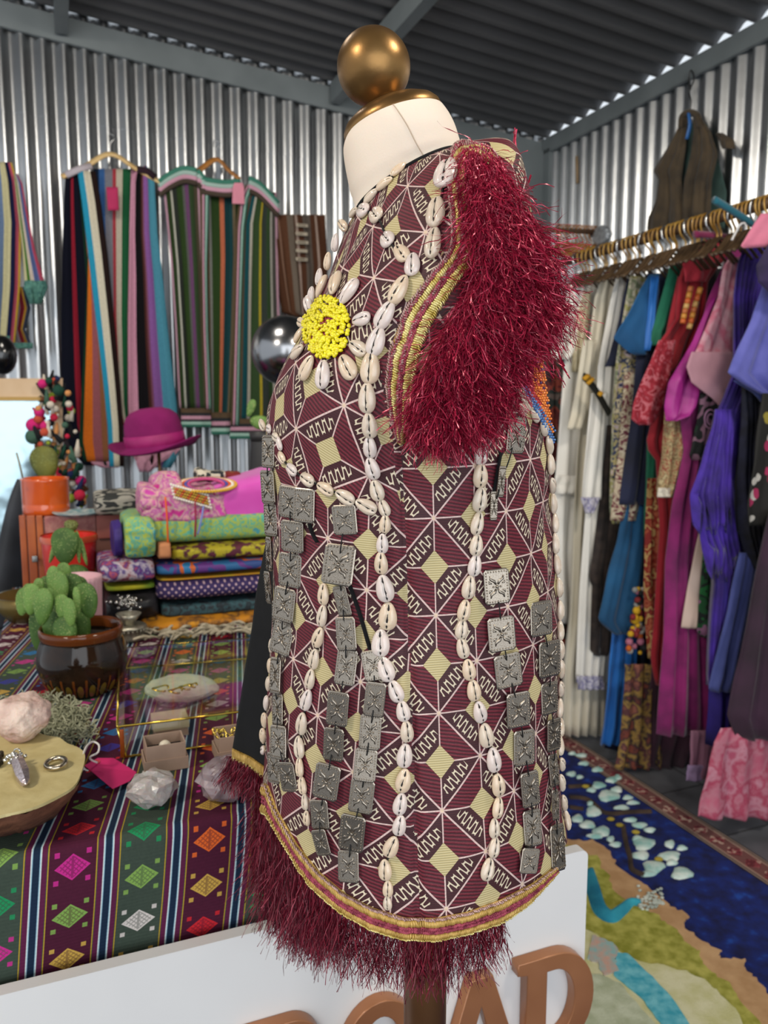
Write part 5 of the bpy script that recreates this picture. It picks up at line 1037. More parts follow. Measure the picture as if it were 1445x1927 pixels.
# glass box
hB = .046; FL = onz(228, 1428, TZ+.002); FR = onz(450, 1398, TZ+.002); BL = onz(225, 1220, TZ+hB); BR = onz(482, 1201, TZ+hB)
aF, bF = rab(FL); aR = rab(FR)[0]; bBk = (rab(BL)[1]); aL = min(aF, rab(BL)[0]+.0)
brz = mat('polished_brass', '#c9a640', .2, 1, '#e0c460', 30); gl, t, p = newmat('clear_glass'); p.inputs['Transmission Weight'].default_value = 1; p.inputs['Roughness'].default_value = .02; p.inputs['IOR'].default_value = 1.22; p.inputs['Base Color'].default_value = (.95, .97, .97, 1)
gb = thing('glass_display_box', 'flat glass jewellery box with brass edges and a raised lid on the striped cloth', 'glass box', loc=FL)
TFL, TFR, TBL, TBR = onz(221, 1368, TZ+hB), onz(470, 1337, TZ+hB), onz(225, 1220, TZ+hB), onz(490, 1200, TZ+hB)
dn = Vector((0, 0, -hB+.004)); bfl = onz(236, 1424, TZ+.004); bfr = onz(470, 1393, TZ+.004); bbl = TBL+dn; bbr = TBR+dn
for a_, b_ in ((TFL, TFR), (TBL, TBR), (TFL, TBL), (bfl, bfr), (bbl, bbr), (bfl, bbl), (bfl, TFL+Vector((0, 0, -.001))), (bbl, TBL), (bbr, TBR)):
    mb = MB(); mb.tube([a_, b_], .0020, 6); mb.build('brass_edge', brz, gb)
def pane(nm, P, n): mb = MB(); mb.prism(P, n); return mb.build(nm, gl, gb, smooth=False)
pane('lid_pane', [TFL, TFR, TBR, TBL], (0, 0, .0015)); pane('front_pane', [bfl, bfr, TFR, TFL], (0, .0015, 0)); pane('side_pane', [bfl, bbl, TBL, TFL], (.0015, 0, 0))
mb = MB(); mb.box((bfl+Vector((-.004, 0, .02))), .006, .004, .042, MW, bev=.001); mb.build('corner_post', mat('amber_glass', '#9a4a16', .3, .3), gb)
def rock(name, c, rx, ry, rz, m, label, cat, seed=0, amp=.22, rough_=2.2, facet=False, sub=5, rot_=0):
    bm = bmesh.new(); bmesh.ops.create_icosphere(bm, subdivisions=sub, radius=1); MR = Matrix.Rotation(rot_, 3, 'Y')
    for v in bm.verts:
        d = v.co.copy(); q = d*rough_+Vector((seed, seed*2, 0)); k_ = 1+amp*nrm(q)+amp*.4*nrm(q*2.7)+(amp*.25*nrm(q*7) if sub > 4 else 0)
        if facet: k_ = 1+amp*1.2*nrm(q*1.3)+amp*.9*abs(nrm(q*2.6))
        v.co = MR @ Vector((d.x*rx*k_, d.y*ry*k_, d.z*rz*k_))+Vector(c)
    me = bpy.data.meshes.new(name); bm.to_mesh(me); bm.free(); me.materials.append(m)
    if not facet: me.polygons.foreach_set('use_smooth', [True]*len(me.polygons))
    o = bpy.data.objects.new(name, me); C.objects.link(o); return tag(o, label, cat)
sc_ = onz(330, 1335, TZ+.004); s0 = (sc_.y+.04)/F
rock('limestone_pebble', sc_+Vector((0, .045, .020)), 70*s0, .042, .021, mat('white_limestone', '#cdc6b0', .9, 0, '#e0dac6', 30, nb=.5, bs=150), 'smooth white oval stone inside the glass box', 'stone', 3, .08)
for i, (x, y, lb) in enumerate(((302, 1296, 'gold hoop on the white stone at its left'), (330, 1300, 'gold hoop in the middle of the white stone'), (350, 1293, 'gold twisted hoop on the white stone at its right'), (362, 1290, 'small gold ring at the right end of the white stone'))):
    mb = MB(); c = onz(x, y, TZ+.046); r_ = (12, 10, 10, 7)[i]*s0; mb.tube([c+Vector((r_*math.cos(a)*1.2, r_*math.sin(a)*1.2, .002*math.sin(a*2)))for a in np.linspace(0, 2*PI*.9, 22)], .0017, 7); tag(mb.build('gold_earring', brz), lb, 'earring')
kr = mat('kraft_card', '#9c8270', .8, 0, '#ab917e', 20); krl = mat('kraft_lid', '#b5a888', .8, 0, '#c0b494', 20)
def cbox(name, x0, x1, ybot, wpx, hgt, dep, label, m, lid=True, content=None, opened=True):
    c0 = onz((x0+x1)/2, ybot, TZ+.001); s1 = c0.y/F; w_ = (x1-x0)*s1; t_ = thing(name, label, 'gift box', loc=c0); th = .0018
    def wall(nm, cx1, cy1, sx, sy, z0, z1): mb = MB(); mb.box(c0+nL*cx1+nR*cy1+Vector((0, 0, (z0+z1)/2)), sx, sy, z1-z0, MW, bev=.0004); mb.build(nm, m, t_, smooth=False)
    if opened:
        wall('side', 0, 0, w_, th, 0, hgt); wall('side', 0, dep, w_, th, 0, hgt); wall('side', -w_/2+th/2, dep/2, th, dep, 0, hgt); wall('side', w_/2-th/2, dep/2, th, dep, 0, hgt)
        mb = MB(); mb.box(c0+nR*dep/2+Vector((0, 0, hgt*.55)), w_-th*2, dep-th, .004, MW); mb.build('black_pad', inner, t_, smooth=False)
        for a_ in ((0, -.002, w_+.006, th), (0, dep+.002, w_+.006, th), (-w_/2-.002, dep/2, th, dep+.004), (w_/2+.002, dep/2, th, dep+.004)): wall('tray_lip', a_[0], a_[1], a_[2], a_[3], 0, hgt*.46)
    else:
        wall('body', 0, dep/2, w_-.003, dep-.003, 0, hgt*.7); mb = MB(); mb.box(c0+nR*dep/2+Vector((0, 0, hgt*.75)), w_, dep, hgt*.5, MW, bev=.0006); mb.build('lid', krl, t_, smooth=False)
    return c0
cbox('jewellery_gift_box', 290, 358, 1388, 0, .026, .045, 'closed cream lidded gift box under the front of the glass box', kr, opened=False)
c0 = cbox('jewellery_gift_box', 276, 352, 1450, 0, .038, .042, 'open kraft gift box holding a white bead in front of the glass box', kr)
mb = MB(); mb.sph(c0+nR*.014+Vector((0, 0, .030)), .0085, 20, 14); tag(mb.build('pearl', mat('pearl_white', '#e8dcc4', .3, coat=.5)), 'round white bead in the open kraft box', 'bead')
c0 = cbox('jewellery_gift_box', 412, 480, 1432, 0, .038, .042, 'open kraft gift box half hidden by the black lining', kr)
mb = MB(); g = random.Random(8)
for i in range(8): q = c0+nL*g.uniform(-.03, .0)+nR*g.uniform(.005, .03)+Vector((0, 0, .034+g.uniform(0, .012))); mb.tube([q+Vector((.005*math.cos(a), .004*math.sin(a), .003*math.cos(a*2+i))) for a in np.linspace(0, 5.6, 12)], .0011, 5)
tag(mb.build('gold_chain', brz, kind='stuff'), 'tangled gold chain on the open box beside the black lining', 'chain')
# crystals
qz = mat('clear_quartz', '#d8d0cc', .22, 0, '#bdb2ac', 30, trans=.35, sub=.4, coat=.4, nb=.5, bs=120)
def crystal(name, xl, yt, xr, yb, label, seed, m=qz, amp=.28):
    s_ = onz((xl+xr)/2, yb, TZ); Y = s_.y+.025; k_ = Y/F; w_ = (xr-xl)*k_/2; zc = at((xl+xr)/2, yt, Y).z; h_ = max(.02, (zc-TZ)/2); c = Vector((at((xl+xr)/2, yb, Y).x, Y, TZ+h_*.97))
    return rock(name, c, w_, min(w_, .035), h_, m, label, 'crystal', seed, amp, 1.9, True, 3)
crystal('quartz_crystal', 242, 1454, 332, 1528, 'white quartz cluster in front of the open kraft box', 2, amp=.24)
crystal('quartz_crystal', 376, 1424, 476, 1516, 'grey pink quartz half covered by the dark red fringe', 7, mat('smoky_quartz', '#b8a4a6', .22, 0, '#8c7a80', 30, trans=.35, sub=.3, coat=.4, nb=.5, bs=120), .22)
crystal('quartz_crystal', 484, 1520, 510, 1575, 'small clear quartz point at the edge of the dark fringe', 9)
# moss
g = random.Random(6); mb = MB()
for i in range(1300):
    x = g.gauss(95, 42); y = g.gauss(1352, 26)
    if not inpoly(x, y, [(0, 1310), (60, 1300), (120, 1310), (165, 1335), (186, 1372), (180, 1400), (150, 1415), (90, 1420), (-20, 1410), (-30, 1330)]): continue
    z = TZ+.003+g.uniform(0, .024); p0 = onz(x, y, z); P = [p0]; d = Vector((g.gauss(0, 1), g.gauss(0, 1), g.gauss(.5, .6))).normalized()
    for _ in range(4): d = (d+Vector((g.gauss(0, .8), g.gauss(0, .8), g.gauss(0, .5)))).normalized(); P.append(P[-1]+d*.0042)
    for q in P: q.z = max(q.z, TZ+.002)
    mb.tube(P, .0012, 4, cap=False)
tag(mb.build('reindeer_moss', mat('moss_grey_green', '#7f8166', .9, 0, '#b0b094', 40), kind='stuff'), 'grey green clump of dried moss behind the wooden slab', 'moss')
# wooden slab with jewellery
zs = .902; tp = [(-60, 1545), (10, 1532), (60, 1520), (105, 1500), (140, 1478), (154, 1450), (160, 1422), (150, 1408), (126, 1398), (112, 1388), (90, 1384), (40, 1372), (-10, 1366), (-80, 1370), (-130, 1420), (-120, 1510)]
tpw = smoothpts([onz(x, y, zs) for x, y in tp], 4, True); cen = sum(tpw, Vector())/len(tpw); n = len(tpw); V = [cen]
sl = thing('wooden_slab', 'pale live edge wooden slab with rough bark used as a jewellery stand', 'wood slab', loc=Vector((cen.x, cen.y, TZ)))
mb = MB(); mb.add([cen]+tpw+[q+Vector((0, 0, -.0035)) for q in tpw], [(0, 1+i, 1+(i+1) % n) for i in range(n)]+[(1+i, 1+n+i, 1+n+(i+1) % n, 1+(i+1) % n) for i in range(n)])
mb.build('sawn_top', mat('pale_sawn_wood', '#c2b078', .7, 0, '#d2c28c', 30, nb=.3, bs=60, det=6), sl, smooth=False)
V = []; lv = [(1.0, -.003), (.97, -.010), (.88, -.022), (.74, -.036), (.6, -.0515)]
for k_, dz in lv:
    for i, q in enumerate(tpw): r_ = 1+.05*nrm(Vector((i*.5, dz*80, 0))); v = cen+(q-cen)*k_*r_; v.z = zs+dz; V.append(v)
mb = MB(); mb.add(V, [(j*n+i, j*n+(i+1) % n, (j+1)*n+(i+1) % n, (j+1)*n+i) for j in range(4) for i in range(n)]+[tuple(4*n+i for i in range(n))]); mb.build('bark', mat('brown_bark', '#5a3424', .8, 0, '#7c4e38', 40, nb=.9, bs=60), sl)
rc0 = onz(46, 1405, zs); Yr = rc0.y+.03; kr_ = Yr/F; 
rock('rose_stone', (at(44, 1400, Yr).x, Yr, zs+.030), 54*kr_, .036, .031, mat('rose_rough_stone', '#b8948a', .7, 0, '#e0cabc', 26, nb=.8, bs=120, sub=.15), 'pinkish white rough stone at the back of the wooden slab', 'stone', 5, .2, 1.6)
mb = MB(); c = onz(105, 1436, zs+.006); r_ = 18*c.y/F; mb.tube([c+Vector((r_*math.cos(a), r_*math.sin(a)*.98, .0016*math.sin(a))) for a in np.linspace(0, 2*PI, 41)[:-1]], .0034, 10, closed=True); tag(mb.build('silver_ring', mat('soft_silver', '#b8ac98', .22, 1, '#cfc4b0', 20)), 'plain silver band ring lying on the wooden slab', 'ring')
pn = thing('silver_pendant', 'silver crystal pendant lying on the wooden slab left of the ring', 'pendant', loc=onz(38, 1470, zs)); ps = mat('pink_silver', '#a8989a', .2, .8, '#c8babc', 60, nb=.3, bs=200)
p0, p1 = onz(48, 1472, zs+.007), onz(30, 1426, zs+.012); mb = MB(); mb.tube([p0-(p1-p0)*.08, p0, p0.lerp(p1, .3), p0.lerp(p1, .75), p1], [.0012, .006, .0095, .009, .006], 6, flat=.8); mb.build('crystal', ps, pn, smooth=False)
mb = MB(); g = random.Random(3)
for i in range(22): mb.sph(p1+Vector((g.gauss(0, .006), g.gauss(0, .005), g.gauss(.002, .003))), .0028, 7, 5)
mb.tube([p1+Vector((.004*math.cos(a), .004, .006+.004*math.sin(a))) for a in np.linspace(0, 2*PI, 14)], .0011, 5); mb.build('silver_cap', mat('bright_silver', ''), pn)
mb = MB()
for i in range(9): mb.sph(onz(-2+g.gauss(0, 2), 1430+g.gauss(0, 5), zs+.005), .004, 8, 5)
tag(mb.build('dark_charm', mat('dark_bronze', '#3a3428', .4, .6)), 'dark bronze charm at the left edge of the slab', 'charm')
# swing tag
tg = thing('pink_swing_tag', 'bright pink card tag with a white string lying on the striped cloth', 'tag', loc=onz(210, 1460, TZ))
mb = MB(); tpz = [(159, 1441), (184, 1427), (214, 1427), (257, 1454), (245, 1470), (212, 1485)]; mb.prism([onz(x, y, TZ+.006+(.010 if i in (0, 1, 2) else 0)) for i, (x, y) in enumerate(tpz)], (0, 0, .0006)); mb.build('card', mat('hot_pink_card', '#d0246c', .75), tg, smooth=False)
mb = MB(); mb.tube([onz(183+4.5*math.cos(a), 1433+2.2*math.sin(a), TZ+.017) for a in np.linspace(0, 2*PI, 18)], .0006, 6); mb.build('eyelet', mat('tan_eyelet', '#c0653c', .6), tg)
mb = MB(); mb.tube(smoothpts([onz(x, y, TZ+z) for x, y, z in ((154, 1428, .05), (162, 1406, .052), (174, 1396, .05), (186, 1402, .046), (184, 1416, .04), (170, 1424, .032), (172, 1430, .025), (183, 1435, .018))], 5), .0014, 7); mb.tube(smoothpts([onz(x, y, TZ+z) for x, y, z in ((150, 1452, .012), (158, 1446, .018), (152, 1440, .022), (160, 1448, .014), (166, 1450, .011))], 4), .0012, 7); mb.build('string', mat('white_string', '#d8d2cc', .8), tg)
# ================================================================ right: the clothes rail
ZR = H+.59; AR = 1.93
rail_m = mat('dark_rail', '#4a3426', .5, .2, '#5e4634', 8)
rl = thing('clothes_rail', 'long brown clothes rail along the right wall carrying all the garments', 'clothes rail', loc=Rm(AR, 2.9, 0))
mb = MB(); mb.tube([Rm(AR, 1.35, ZR), Rm(AR, 3.35, ZR)], .017, 14); mb.build('bar', rail_m, rl)
for b in (1.36, 3.33): mb = MB(); mb.tube([Rm(AR+.02, b, .0), Rm(AR+.02, b, ZR)], .016, 12); mb.build('upright', rail_m, rl)
rb_ = thing('wall_bar', 'short dark bar in the far corner with amber hangers on it', 'bar', loc=onb(1060, 432, 3.45)); mb = MB(); mb.tube([onb(972, 430, 3.45), onb(1150, 438, 3.30)], .013, 10); mb.build('tube', rail_m, rb_)
mb = MB(); mb.tube([onb(976, 430, 3.45), Rm(rab(onb(976, 430, 3.45))[0], DB-.02, onb(976, 430, 3.45).z)], .011, 10); mb.build('bracket', rail_m, rb_)
def rb(hx): return rab(ona(hx, 493-.265*(hx-1080), AR))[1]
gold_h = mat('gold_hanger_wood', '#8c6424', .4, .2, '#b08a3c', 30, coat=.3); nick = mat('steel_wire', '')
def rail_hanger(b, g, m, i, c0=None, lb='', grp='', am=None):
    c0 = c0 or Rm(AR, b, ZR); t_ = thing('clothes_hanger', lb, 'hanger', grp, c0); mb = MB(); s_ = g.uniform(-.012, .012)
    mb.tube(smoothpts([c0+nL*x+nR*(s_*y)+Vector((0, 0, z)) for x, y, z in ((.018, 0, -.006), (.019, 0, .012), (.0, 0, .022), (-.020, 0, .012), (-.020, .5, -.02), (0, 1, -.045), (0, 1, -.062))], 4), .0032, 6); mb.build('hook', m if i % 5 else nick, t_)
    mb = MB(); mb.tube(smoothpts([c0+nL*x+nR*(s_+x*.08)+Vector((0, 0, z)) for x, z in ((-.08, -.13), (-.04, -.10), (0, -.062), (.04, -.10), (.08, -.13))], 4), .007, 7, flat=.6); mb.build('arm', am or m, t_); return t_
g = random.Random(31); dkh = mat('dark_hanger_wood', '#3a2a1a', .5, 0, '#54402a', 20)
for i in range(44):
    hx = 1086+i*8.4; b = rb(hx)
    seg = ('the white blouse', 'the cream dress', 'the white tunic', 'the navy jacket sleeve', 'the blue tunic', 'the emerald shirt', 'the coral dress', 'the magenta dress', 'the pink batik shirt', 'the violet pleats', 'the pink shirt')[i//4]
    rail_hanger(b, g, gold_h, i, lb='%s hanger hook on the brown rail above %s, %s of four' % ('steel' if i % 5 == 0 else 'gold', seg, ('farthest', 'second farthest', 'second nearest', 'nearest')[i % 4]), grp='hangers on the long rail', am=dkh)
for i in range(12):
    x = 1052+i*8; c0 = onb(x, 431+i*.4, 3.45-.0013*(x-972)*.65); rail_hanger(0, g, hw2, 1, c0, 'amber wooden hanger bunched with others on the short bar in the far corner', 'hangers on the corner bar')
o = soft('wire_basket', 1142, 422, 1172, 458, 3.2, .12, mat('pale_wirework', '#8c9094', .4, .5, '#b0b4b8', 60, nb=.6, bs=90), 'small pale wire ornament hanging right of the amber hangers', 'ornament', seed=2, pw_=.9, lump=.012); o.location.z = 0
# ---- garments, hung square to the rail
def silk(name, c, c2=None, ns=6, rough=.75, nb=.25, sheen=.2): return mat(name, c, rough, 0, c2, ns, nb=nb, bs=60, sheen=sheen)
def garment(name, hx, rows, m, label, cat, seed=0, amp=.010, folds=3, thick=.02, extra=(), db=0, nx=30, ny=40, ragged=0):
    rows = [(y, xl, xr+(14 if 1150 < hx < 1345 and len(rows) > 2 else 0)) for y, xl, xr in rows]; b = rb(hx)+db; t_ = thing(name, label, cat, None, onb(hx, rows[0][0], b)); fn = fB(b)
    sheet('body', rows, fn, m, -nR, t_, amp, folds, thick, nx, ny, seed=seed, ragged=ragged)
    for nm, rr, mm, off, am, fo in extra: sheet(nm, rr, fB(b-off), mm, -nR, t_, am, fo, .012, 18 if 'fringed' not in nm else 40, 26, seed=seed+3, ragged=34 if 'fringed' in nm else 0)
    return t_
wc = mat('white_cotton', '#e2ded6', .85, 0, '#ece9e2', 5, nb=.3, bs=40); cc_ = mat('cream_cotton', '#d6cdb8', .85, 0, '#e0d9c8', 5, nb=.3, bs=40); lav = printed('lavender_embroidery', ['#b4b0c0', '#8a86a8', '#c4c0cc', '#b4b0c0'], 60)
lace = mat('ivory_lace', '#b8aa88', .85, 0, '#d2c8ac', 50, nb=.9, bs=120)
navy = silk('navy_cloth', '#0a0f26', '#141c3c'); blue = silk('strong_blue_cotton', '#0c4a78', '#11588c'); brt = silk('bright_blue_silk', '#1660b0', '#2070c4', rough=.5); tealb = silk('petrol_blue_cotton', '#0a456c', '#0f5684')
G1 = 'garment'
garment('printed_dress', 1052, [(560, 1030, 1084), (700, 1028, 1088), (1000, 1026, 1090), (1320, 1030, 1086)], printed('red_black_print', ['#2a1418', '#5a1c1c', '#8a3a2c', '#2c3430', '#6a5a54', '#3a1418'], 14, .8), 'dark red and black printed dress behind the white blouse at the far rail end', 'dress', 1)
garment('white_blouse', 1100, [(530, 1084, 1140), (560, 1070, 1150), (640, 1066, 1160), (760, 1056, 1160), (900, 1046, 1150), (905, 1042, 1148), (1040, 1044, 1112), (1172, 1050, 1108)], wc, 'white cotton blouse with short lace edged sleeve, farthest white garment on the rail', 'blouse', 2, .012, 3,
        extra=[('sleeve', [(536, 1072, 1100), (580, 1058, 1094), (640, 1040, 1086), (668, 1032, 1078), (676, 1046, 1070)], wc, .03, .006, 2), ('lace_front', [(548, 1098, 1112), (620, 1078, 1106), (700, 1076, 1094)], lace, .035, .005, 3), ('peplum', [(895, 1044, 1100), (930, 1042, 1098)], wc, .03, .008, 3)])
garment('white_dress', 1126, [(516, 1132, 1188), (560, 1118, 1196), (700, 1100, 1190), (850, 1084, 1170), (1000, 1076, 1150), (1160, 1070, 1140), (1250, 1060, 1136), (1384, 1056, 1134)], cc_, 'long cream cotton dress reaching nearly to the floor beside the white blouse', 'dress', 5, .016, 5,
        extra=[('sleeve', [(640, 1098, 1122), (780, 1076, 1104), (808, 1068, 1096)], cc_, .03, .006, 2)])
garment('white_tunic', 1150, [(518, 1160, 1204), (570, 1148, 1200), (690, 1126, 1186), (800, 1120, 1176), (930, 1104, 1160), (1100, 1094, 1150), (1286, 1085, 1136)], wc, 'white tunic with lavender embroidered hem and cuff hanging in front of the cream dress', 'tunic', 8, .013, 4,
        extra=[('embroidered_hem', [(1272, 1084, 1134), (1298, 1086, 1136)], lav, .015, .008, 4), ('sleeve', [(740, 1112, 1142), (850, 1100, 1134), (940, 1092, 1130)], wc, .035, .006, 2), ('cuff', [(936, 1092, 1130), (966, 1100, 1116)], lav, .04, .005, 2)])
sb_ = thing('embroidered_belt', 'black belt with yellow squares lying across the white garments', 'belt', loc=onb(1120, 740, rb(1150)-.1)); mb = MB(); P = smoothpts([onb(x, y, rb(1150)-.085) for x, y in ((1098, 708), (1112, 722), (1128, 746), (1146, 778))], 4); mb.tube(P, .022, 8, flat=.3); mb.build('band', mat('black_band', '#14130e', .8), sb_)
for x, y, x2, y2 in ((1098, 714, 1108, 706), (1104, 722, 1116, 712), (1126, 744, 1132, 738)): mb = MB(); mb.tube([onb(x, y, rb(1150)-.098), onb(x2, y2, rb(1150)-.098)], .010, 6, flat=.5); mb.build('yellow_square', mat('mustard_thread', '#b8861c', .8), sb_)
garment('brown_velvet_dress', 1158, [(800, 1142, 1170), (950, 1128, 1160), (1090, 1110, 1140), (1100, 1116, 1140), (1228, 1112, 1136), (1234, 1118, 1132)], silk('brown_velvet', '#1e1614', '#3a2e28', 30), 'dark brown velvet garment squeezed between the white tunic and the blue skirt', 'dress', 3, .006, 2)
garment('navy_jacket', 1176, [(524, 1180, 1210), (600, 1166, 1196), (670, 1148, 1180), (690, 1140, 1160)], navy, 'navy blue sleeve of a jacket hanging right of the white tunic', 'jacket', 3, .005, 1)
flo = printed('navy_cream_floral', ['#1c2444', '#b8ac8c', '#2c3454', '#9c9060', '#a89898', '#1c2444'], 30, .75)
garment('cream_collar_shirt', 1186, [(520, 1186, 1208), (600, 1172, 1196), (680, 1160, 1180), (800, 1152, 1190), (960, 1146, 1170), (985, 1150, 1164)], printed('cream_print', ['#c0b698', '#a8a468', '#ccc4ac', '#8c9474', '#c8c0a8'], 26), 'cream shirt with yellow and green print between navy jacket and blue tunic', 'shirt', 4, .008, 2)
garment('floral_tunic', 1198, [(640, 1168, 1220), (740, 1160, 1214), (840, 1156, 1196), (900, 1152, 1184)], flo, 'navy and cream floral tunic visible under the blue sleeve', 'tunic', 6, .01, 3)
garment('maroon_floral_dress', 1206, [(700, 1176, 1230), (850, 1166, 1210), (980, 1150, 1186)], printed('maroon_cream_floral', ['#b8a890', '#5a1c2c', '#c4b8a0', '#a89880', '#6a2838', '#bcae94'], 34), 'cream dress with maroon scroll print below the blue tunic', 'dress', 7, .008, 2)
garment('blue_tunic', 1214, [(514, 1218, 1262), (560, 1212, 1262), (640, 1200, 1250), (720, 1194, 1232), (800, 1188, 1228), (950, 1168, 1218)], navy, 'strong blue tunic with wide short sleeve', 'tunic', 9, .008, 2,
        extra=[('sleeve', [(516, 1222, 1240), (545, 1204, 1240), (590, 1182, 1236), (636, 1154, 1228), (660, 1180, 1222), (668, 1196, 1218)], blue, .03, .006, 1), ('front_fold', [(520, 1224, 1240), (600, 1218, 1232), (660, 1212, 1224)], brt, .045, .004, 1)])
garment('petrol_skirt', 1196, [(940, 1172, 1212), (1020, 1162, 1208), (1100, 1142, 1202), (1164, 1127, 1196), (1172, 1130, 1192), (1194, 1156, 1186)], tealb, 'petrol blue skirt hanging below the blue tunic', 'skirt', 10, .012, 2, db=-.02)
garment('bright_blue_trousers', 1184, [(1180, 1152, 1186), (1290, 1140, 1180), (1366, 1134, 1172), (1402, 1128, 1166)], brt, 'bright blue silk trouser legs hanging low under the petrol skirt', 'trousers', 11, .012, 3, db=.0)
garment('navy_skirt', 1206, [(940, 1176, 1216), (1150, 1164, 1216), (1300, 1150, 1220), (1410, 1140, 1225)], printed('navy_print', ['#0a0f24', '#141a34', '#1c2040', '#30202c'], 8), 'dark navy long skirt behind the bright blue trousers', 'skirt', 12, .012, 4, db=.09)
garment('green_shirt', 1236, [(476, 1272, 1312), (500, 1262, 1300), (560, 1246, 1278), (610, 1232, 1270), (624, 1228, 1252), (650, 1226, 1246)], silk('emerald_cotton', '#0c5a40', '#127052'), 'emerald green shirt with pointed sleeve between the blue tunic and the red dress', 'shirt', 13, .006, 2)
garment('green_dress', 1232, [(820, 1218, 1250), (900, 1216, 1240), (1010, 1212, 1236)], silk('emerald_cotton', ''), 'strip of a green dress low between navy skirt and the red embroidered dress', 'dress', 14, .006, 2, db=.02)
red = silk('warm_red_cotton', '#8a0f1c', '#a8182a'); cor = silk('coral_red_cotton', '#b8283a', '#c83a48', 9)
garment('embroidered_velvet_dress', 1240, [(900, 1218, 1262), (1000, 1214, 1256), (1100, 1212, 1250), (1240, 1222, 1246)], printed('rust_gold_embroidery', ['#8a2818', '#a8583a', '#8a2818', '#b8945c', '#7c1c18', '#9c4828'], 22), 'rust red velvet dress with gold embroidery hanging below the coral dress', 'dress', 15, .008, 3)
garment('red_dress', 1256, [(520, 1276, 1310), (640, 1252, 1290), (800, 1226, 1270), (842, 1216, 1260), (860, 1236, 1262), (1000, 1244, 1272), (1180, 1232, 1262), (1240, 1226, 1260), (1290, 1236, 1254)], red, 'plain red dress with long hanging sleeve left of the magenta dress', 'dress', 16, .010, 3)
garment('coral_dress', 1262, [(452, 1322, 1376), (470, 1300, 1370), (500, 1284, 1340), (530, 1276, 1318), (600, 1270, 1310), (640, 1240, 1296), (700, 1216, 1280)], red, 'coral red dress with patterned bell sleeve', 'dress', 17, .010, 2,
        extra=[('yoke', [(452, 1330, 1372), (470, 1306, 1362), (496, 1286, 1346), (530, 1290, 1330)], cor, .035, .006, 1), ('patterned_sleeve', [(640, 1240, 1272), (700, 1216, 1262), (760, 1192, 1252), (790, 1188, 1236), (800, 1204, 1228)], printed('red_weave', ['#8a1424', '#b8606a', '#9c2434', '#8a1424', '#a84a58'], 40), .03, .006, 1)])
nk = thing('wooden_bead_necklace', 'orange and tan tubular wooden bead necklace hanging in front of the coral dress', 'necklace', loc=onb(1305, 540, rb(1262)-.09)); wb = [mat('bead'+c, c, .5) for c in ('#b5683a', '#c98a3c', '#c4622c', '#c9a060')]
for k_, pts in enumerate(([(1300, 540), (1294, 566), (1288, 588), (1284, 610)], [(1318, 542), (1308, 572), (1302, 596), (1296, 620)])):
    for i in range(7):
        t0 = i/7; q0 = interp(t0*3, [(j, *pts[j]) for j in range(4)]); q1 = interp((t0+.125)*3, [(j, *pts[j]) for j in range(4)]); mb = MB(); mb.tube([onb(*q0, rb(1262)-.09), onb(*q1, rb(1262)-.09)], .0095, 9); mb.build('wooden_bead', wb[(i+k_) % 4], nk)
garment('brocade_scarf', 1300, [(760, 1250, 1290), (860, 1244, 1284), (925, 1238, 1262), (936, 1238, 1260)], printed('gold_brocade', ['#8a7450', '#b09c70', '#8c4a38', '#a8926a', '#7a6444', '#b8a880'], 50), 'beige gold brocade scarf below the magenta sleeve', 'scarf', 18, .008, 3, extra=[('pale_hem', [(918, 1238, 1262), (936, 1238, 1262)], cc_, .012, .004, 2)])
mg = mat('magenta_velvet', '#6a0a50', .7, 0, '#94186c', 10, nb=.4, bs=40, sheen=.35)
garment('magenta_dress', 1312, [(452, 1374, 1416), (500, 1362, 1400), (560, 1334, 1384), (700, 1296, 1350), (780, 1282, 1345), (850, 1290, 1322), (950, 1268, 1318), (1060, 1256, 1316), (1200, 1256, 1322), (1384, 1240, 1334)], mg, 'long magenta velvet dress with flared sleeve hanging through the middle of the rail', 'dress', 19, .013, 4,
        extra=[('sleeve', [(560, 1340, 1370), (640, 1306, 1350), (720, 1262, 1330), (764, 1256, 1318), (786, 1258, 1300), (792, 1258, 1270)], mat('magenta_satin', '#8c1c70', .5, 0, '#a82c88', 14, nb=.3, bs=40), .03, .012, 2)])
pb1 = printed('pink_batik', ['#b87c8c', '#c07080', '#c4909c', '#b85c74', '#c89aa4', '#bc7484'], 9, .8, 'soft'); pb2 = mat('dusty_pink_voile', '#b0828e', .8, 0, '#c494a0', 7, nb=.2, bs=50)
garment('swirl_dress', 1330, [(740, 1318, 1350), (800, 1312, 1346), (856, 1298, 1336), (866, 1302, 1330)], printed('black_swirl', ['#181c1c', '#141818', '#8a6478', '#181c1c', '#1a3c28'], 13), 'black dress with lilac swirls and a green edge below the pink batik shirt', 'dress', 20, .006, 2,
       extra=[])
for k_, r_ in enumerate((10, 18)):
    mb = MB(); mb.tube([onb(1337+r_*.62*math.cos(a), 789+r_*math.sin(a), rb(1330)-.018) for a in np.linspace(.8, 5.4, 18)], .003, 6, flat=.5); o = mb.build('lilac_swirl', mat('lilac_paint', '#a87c9c', .8), C.objects['swirl_dress'])
garment('green_swirl_skirt', 1336, [(1040, 1322, 1352), (1140, 1316, 1350), (1190, 1314, 1346), (1200, 1322, 1338)], printed('green_swirl', ['#101a16', '#14602c', '#101a16', '#0f4a24', '#8a5c7c'], 17), 'black skirt with green swirls beside the cream strip', 'skirt', 21, .006, 2)
garment('cream_slip', 1326, [(1000, 1316, 1334), (1100, 1296, 1330), (1182, 1284, 1310)], mat('shell_pink_silk', '#c4aa9c', .6, 0, '#d0b8ac', 5), 'pale shell pink slip between magenta dress and purple fringe', 'slip', 22, .005, 1)
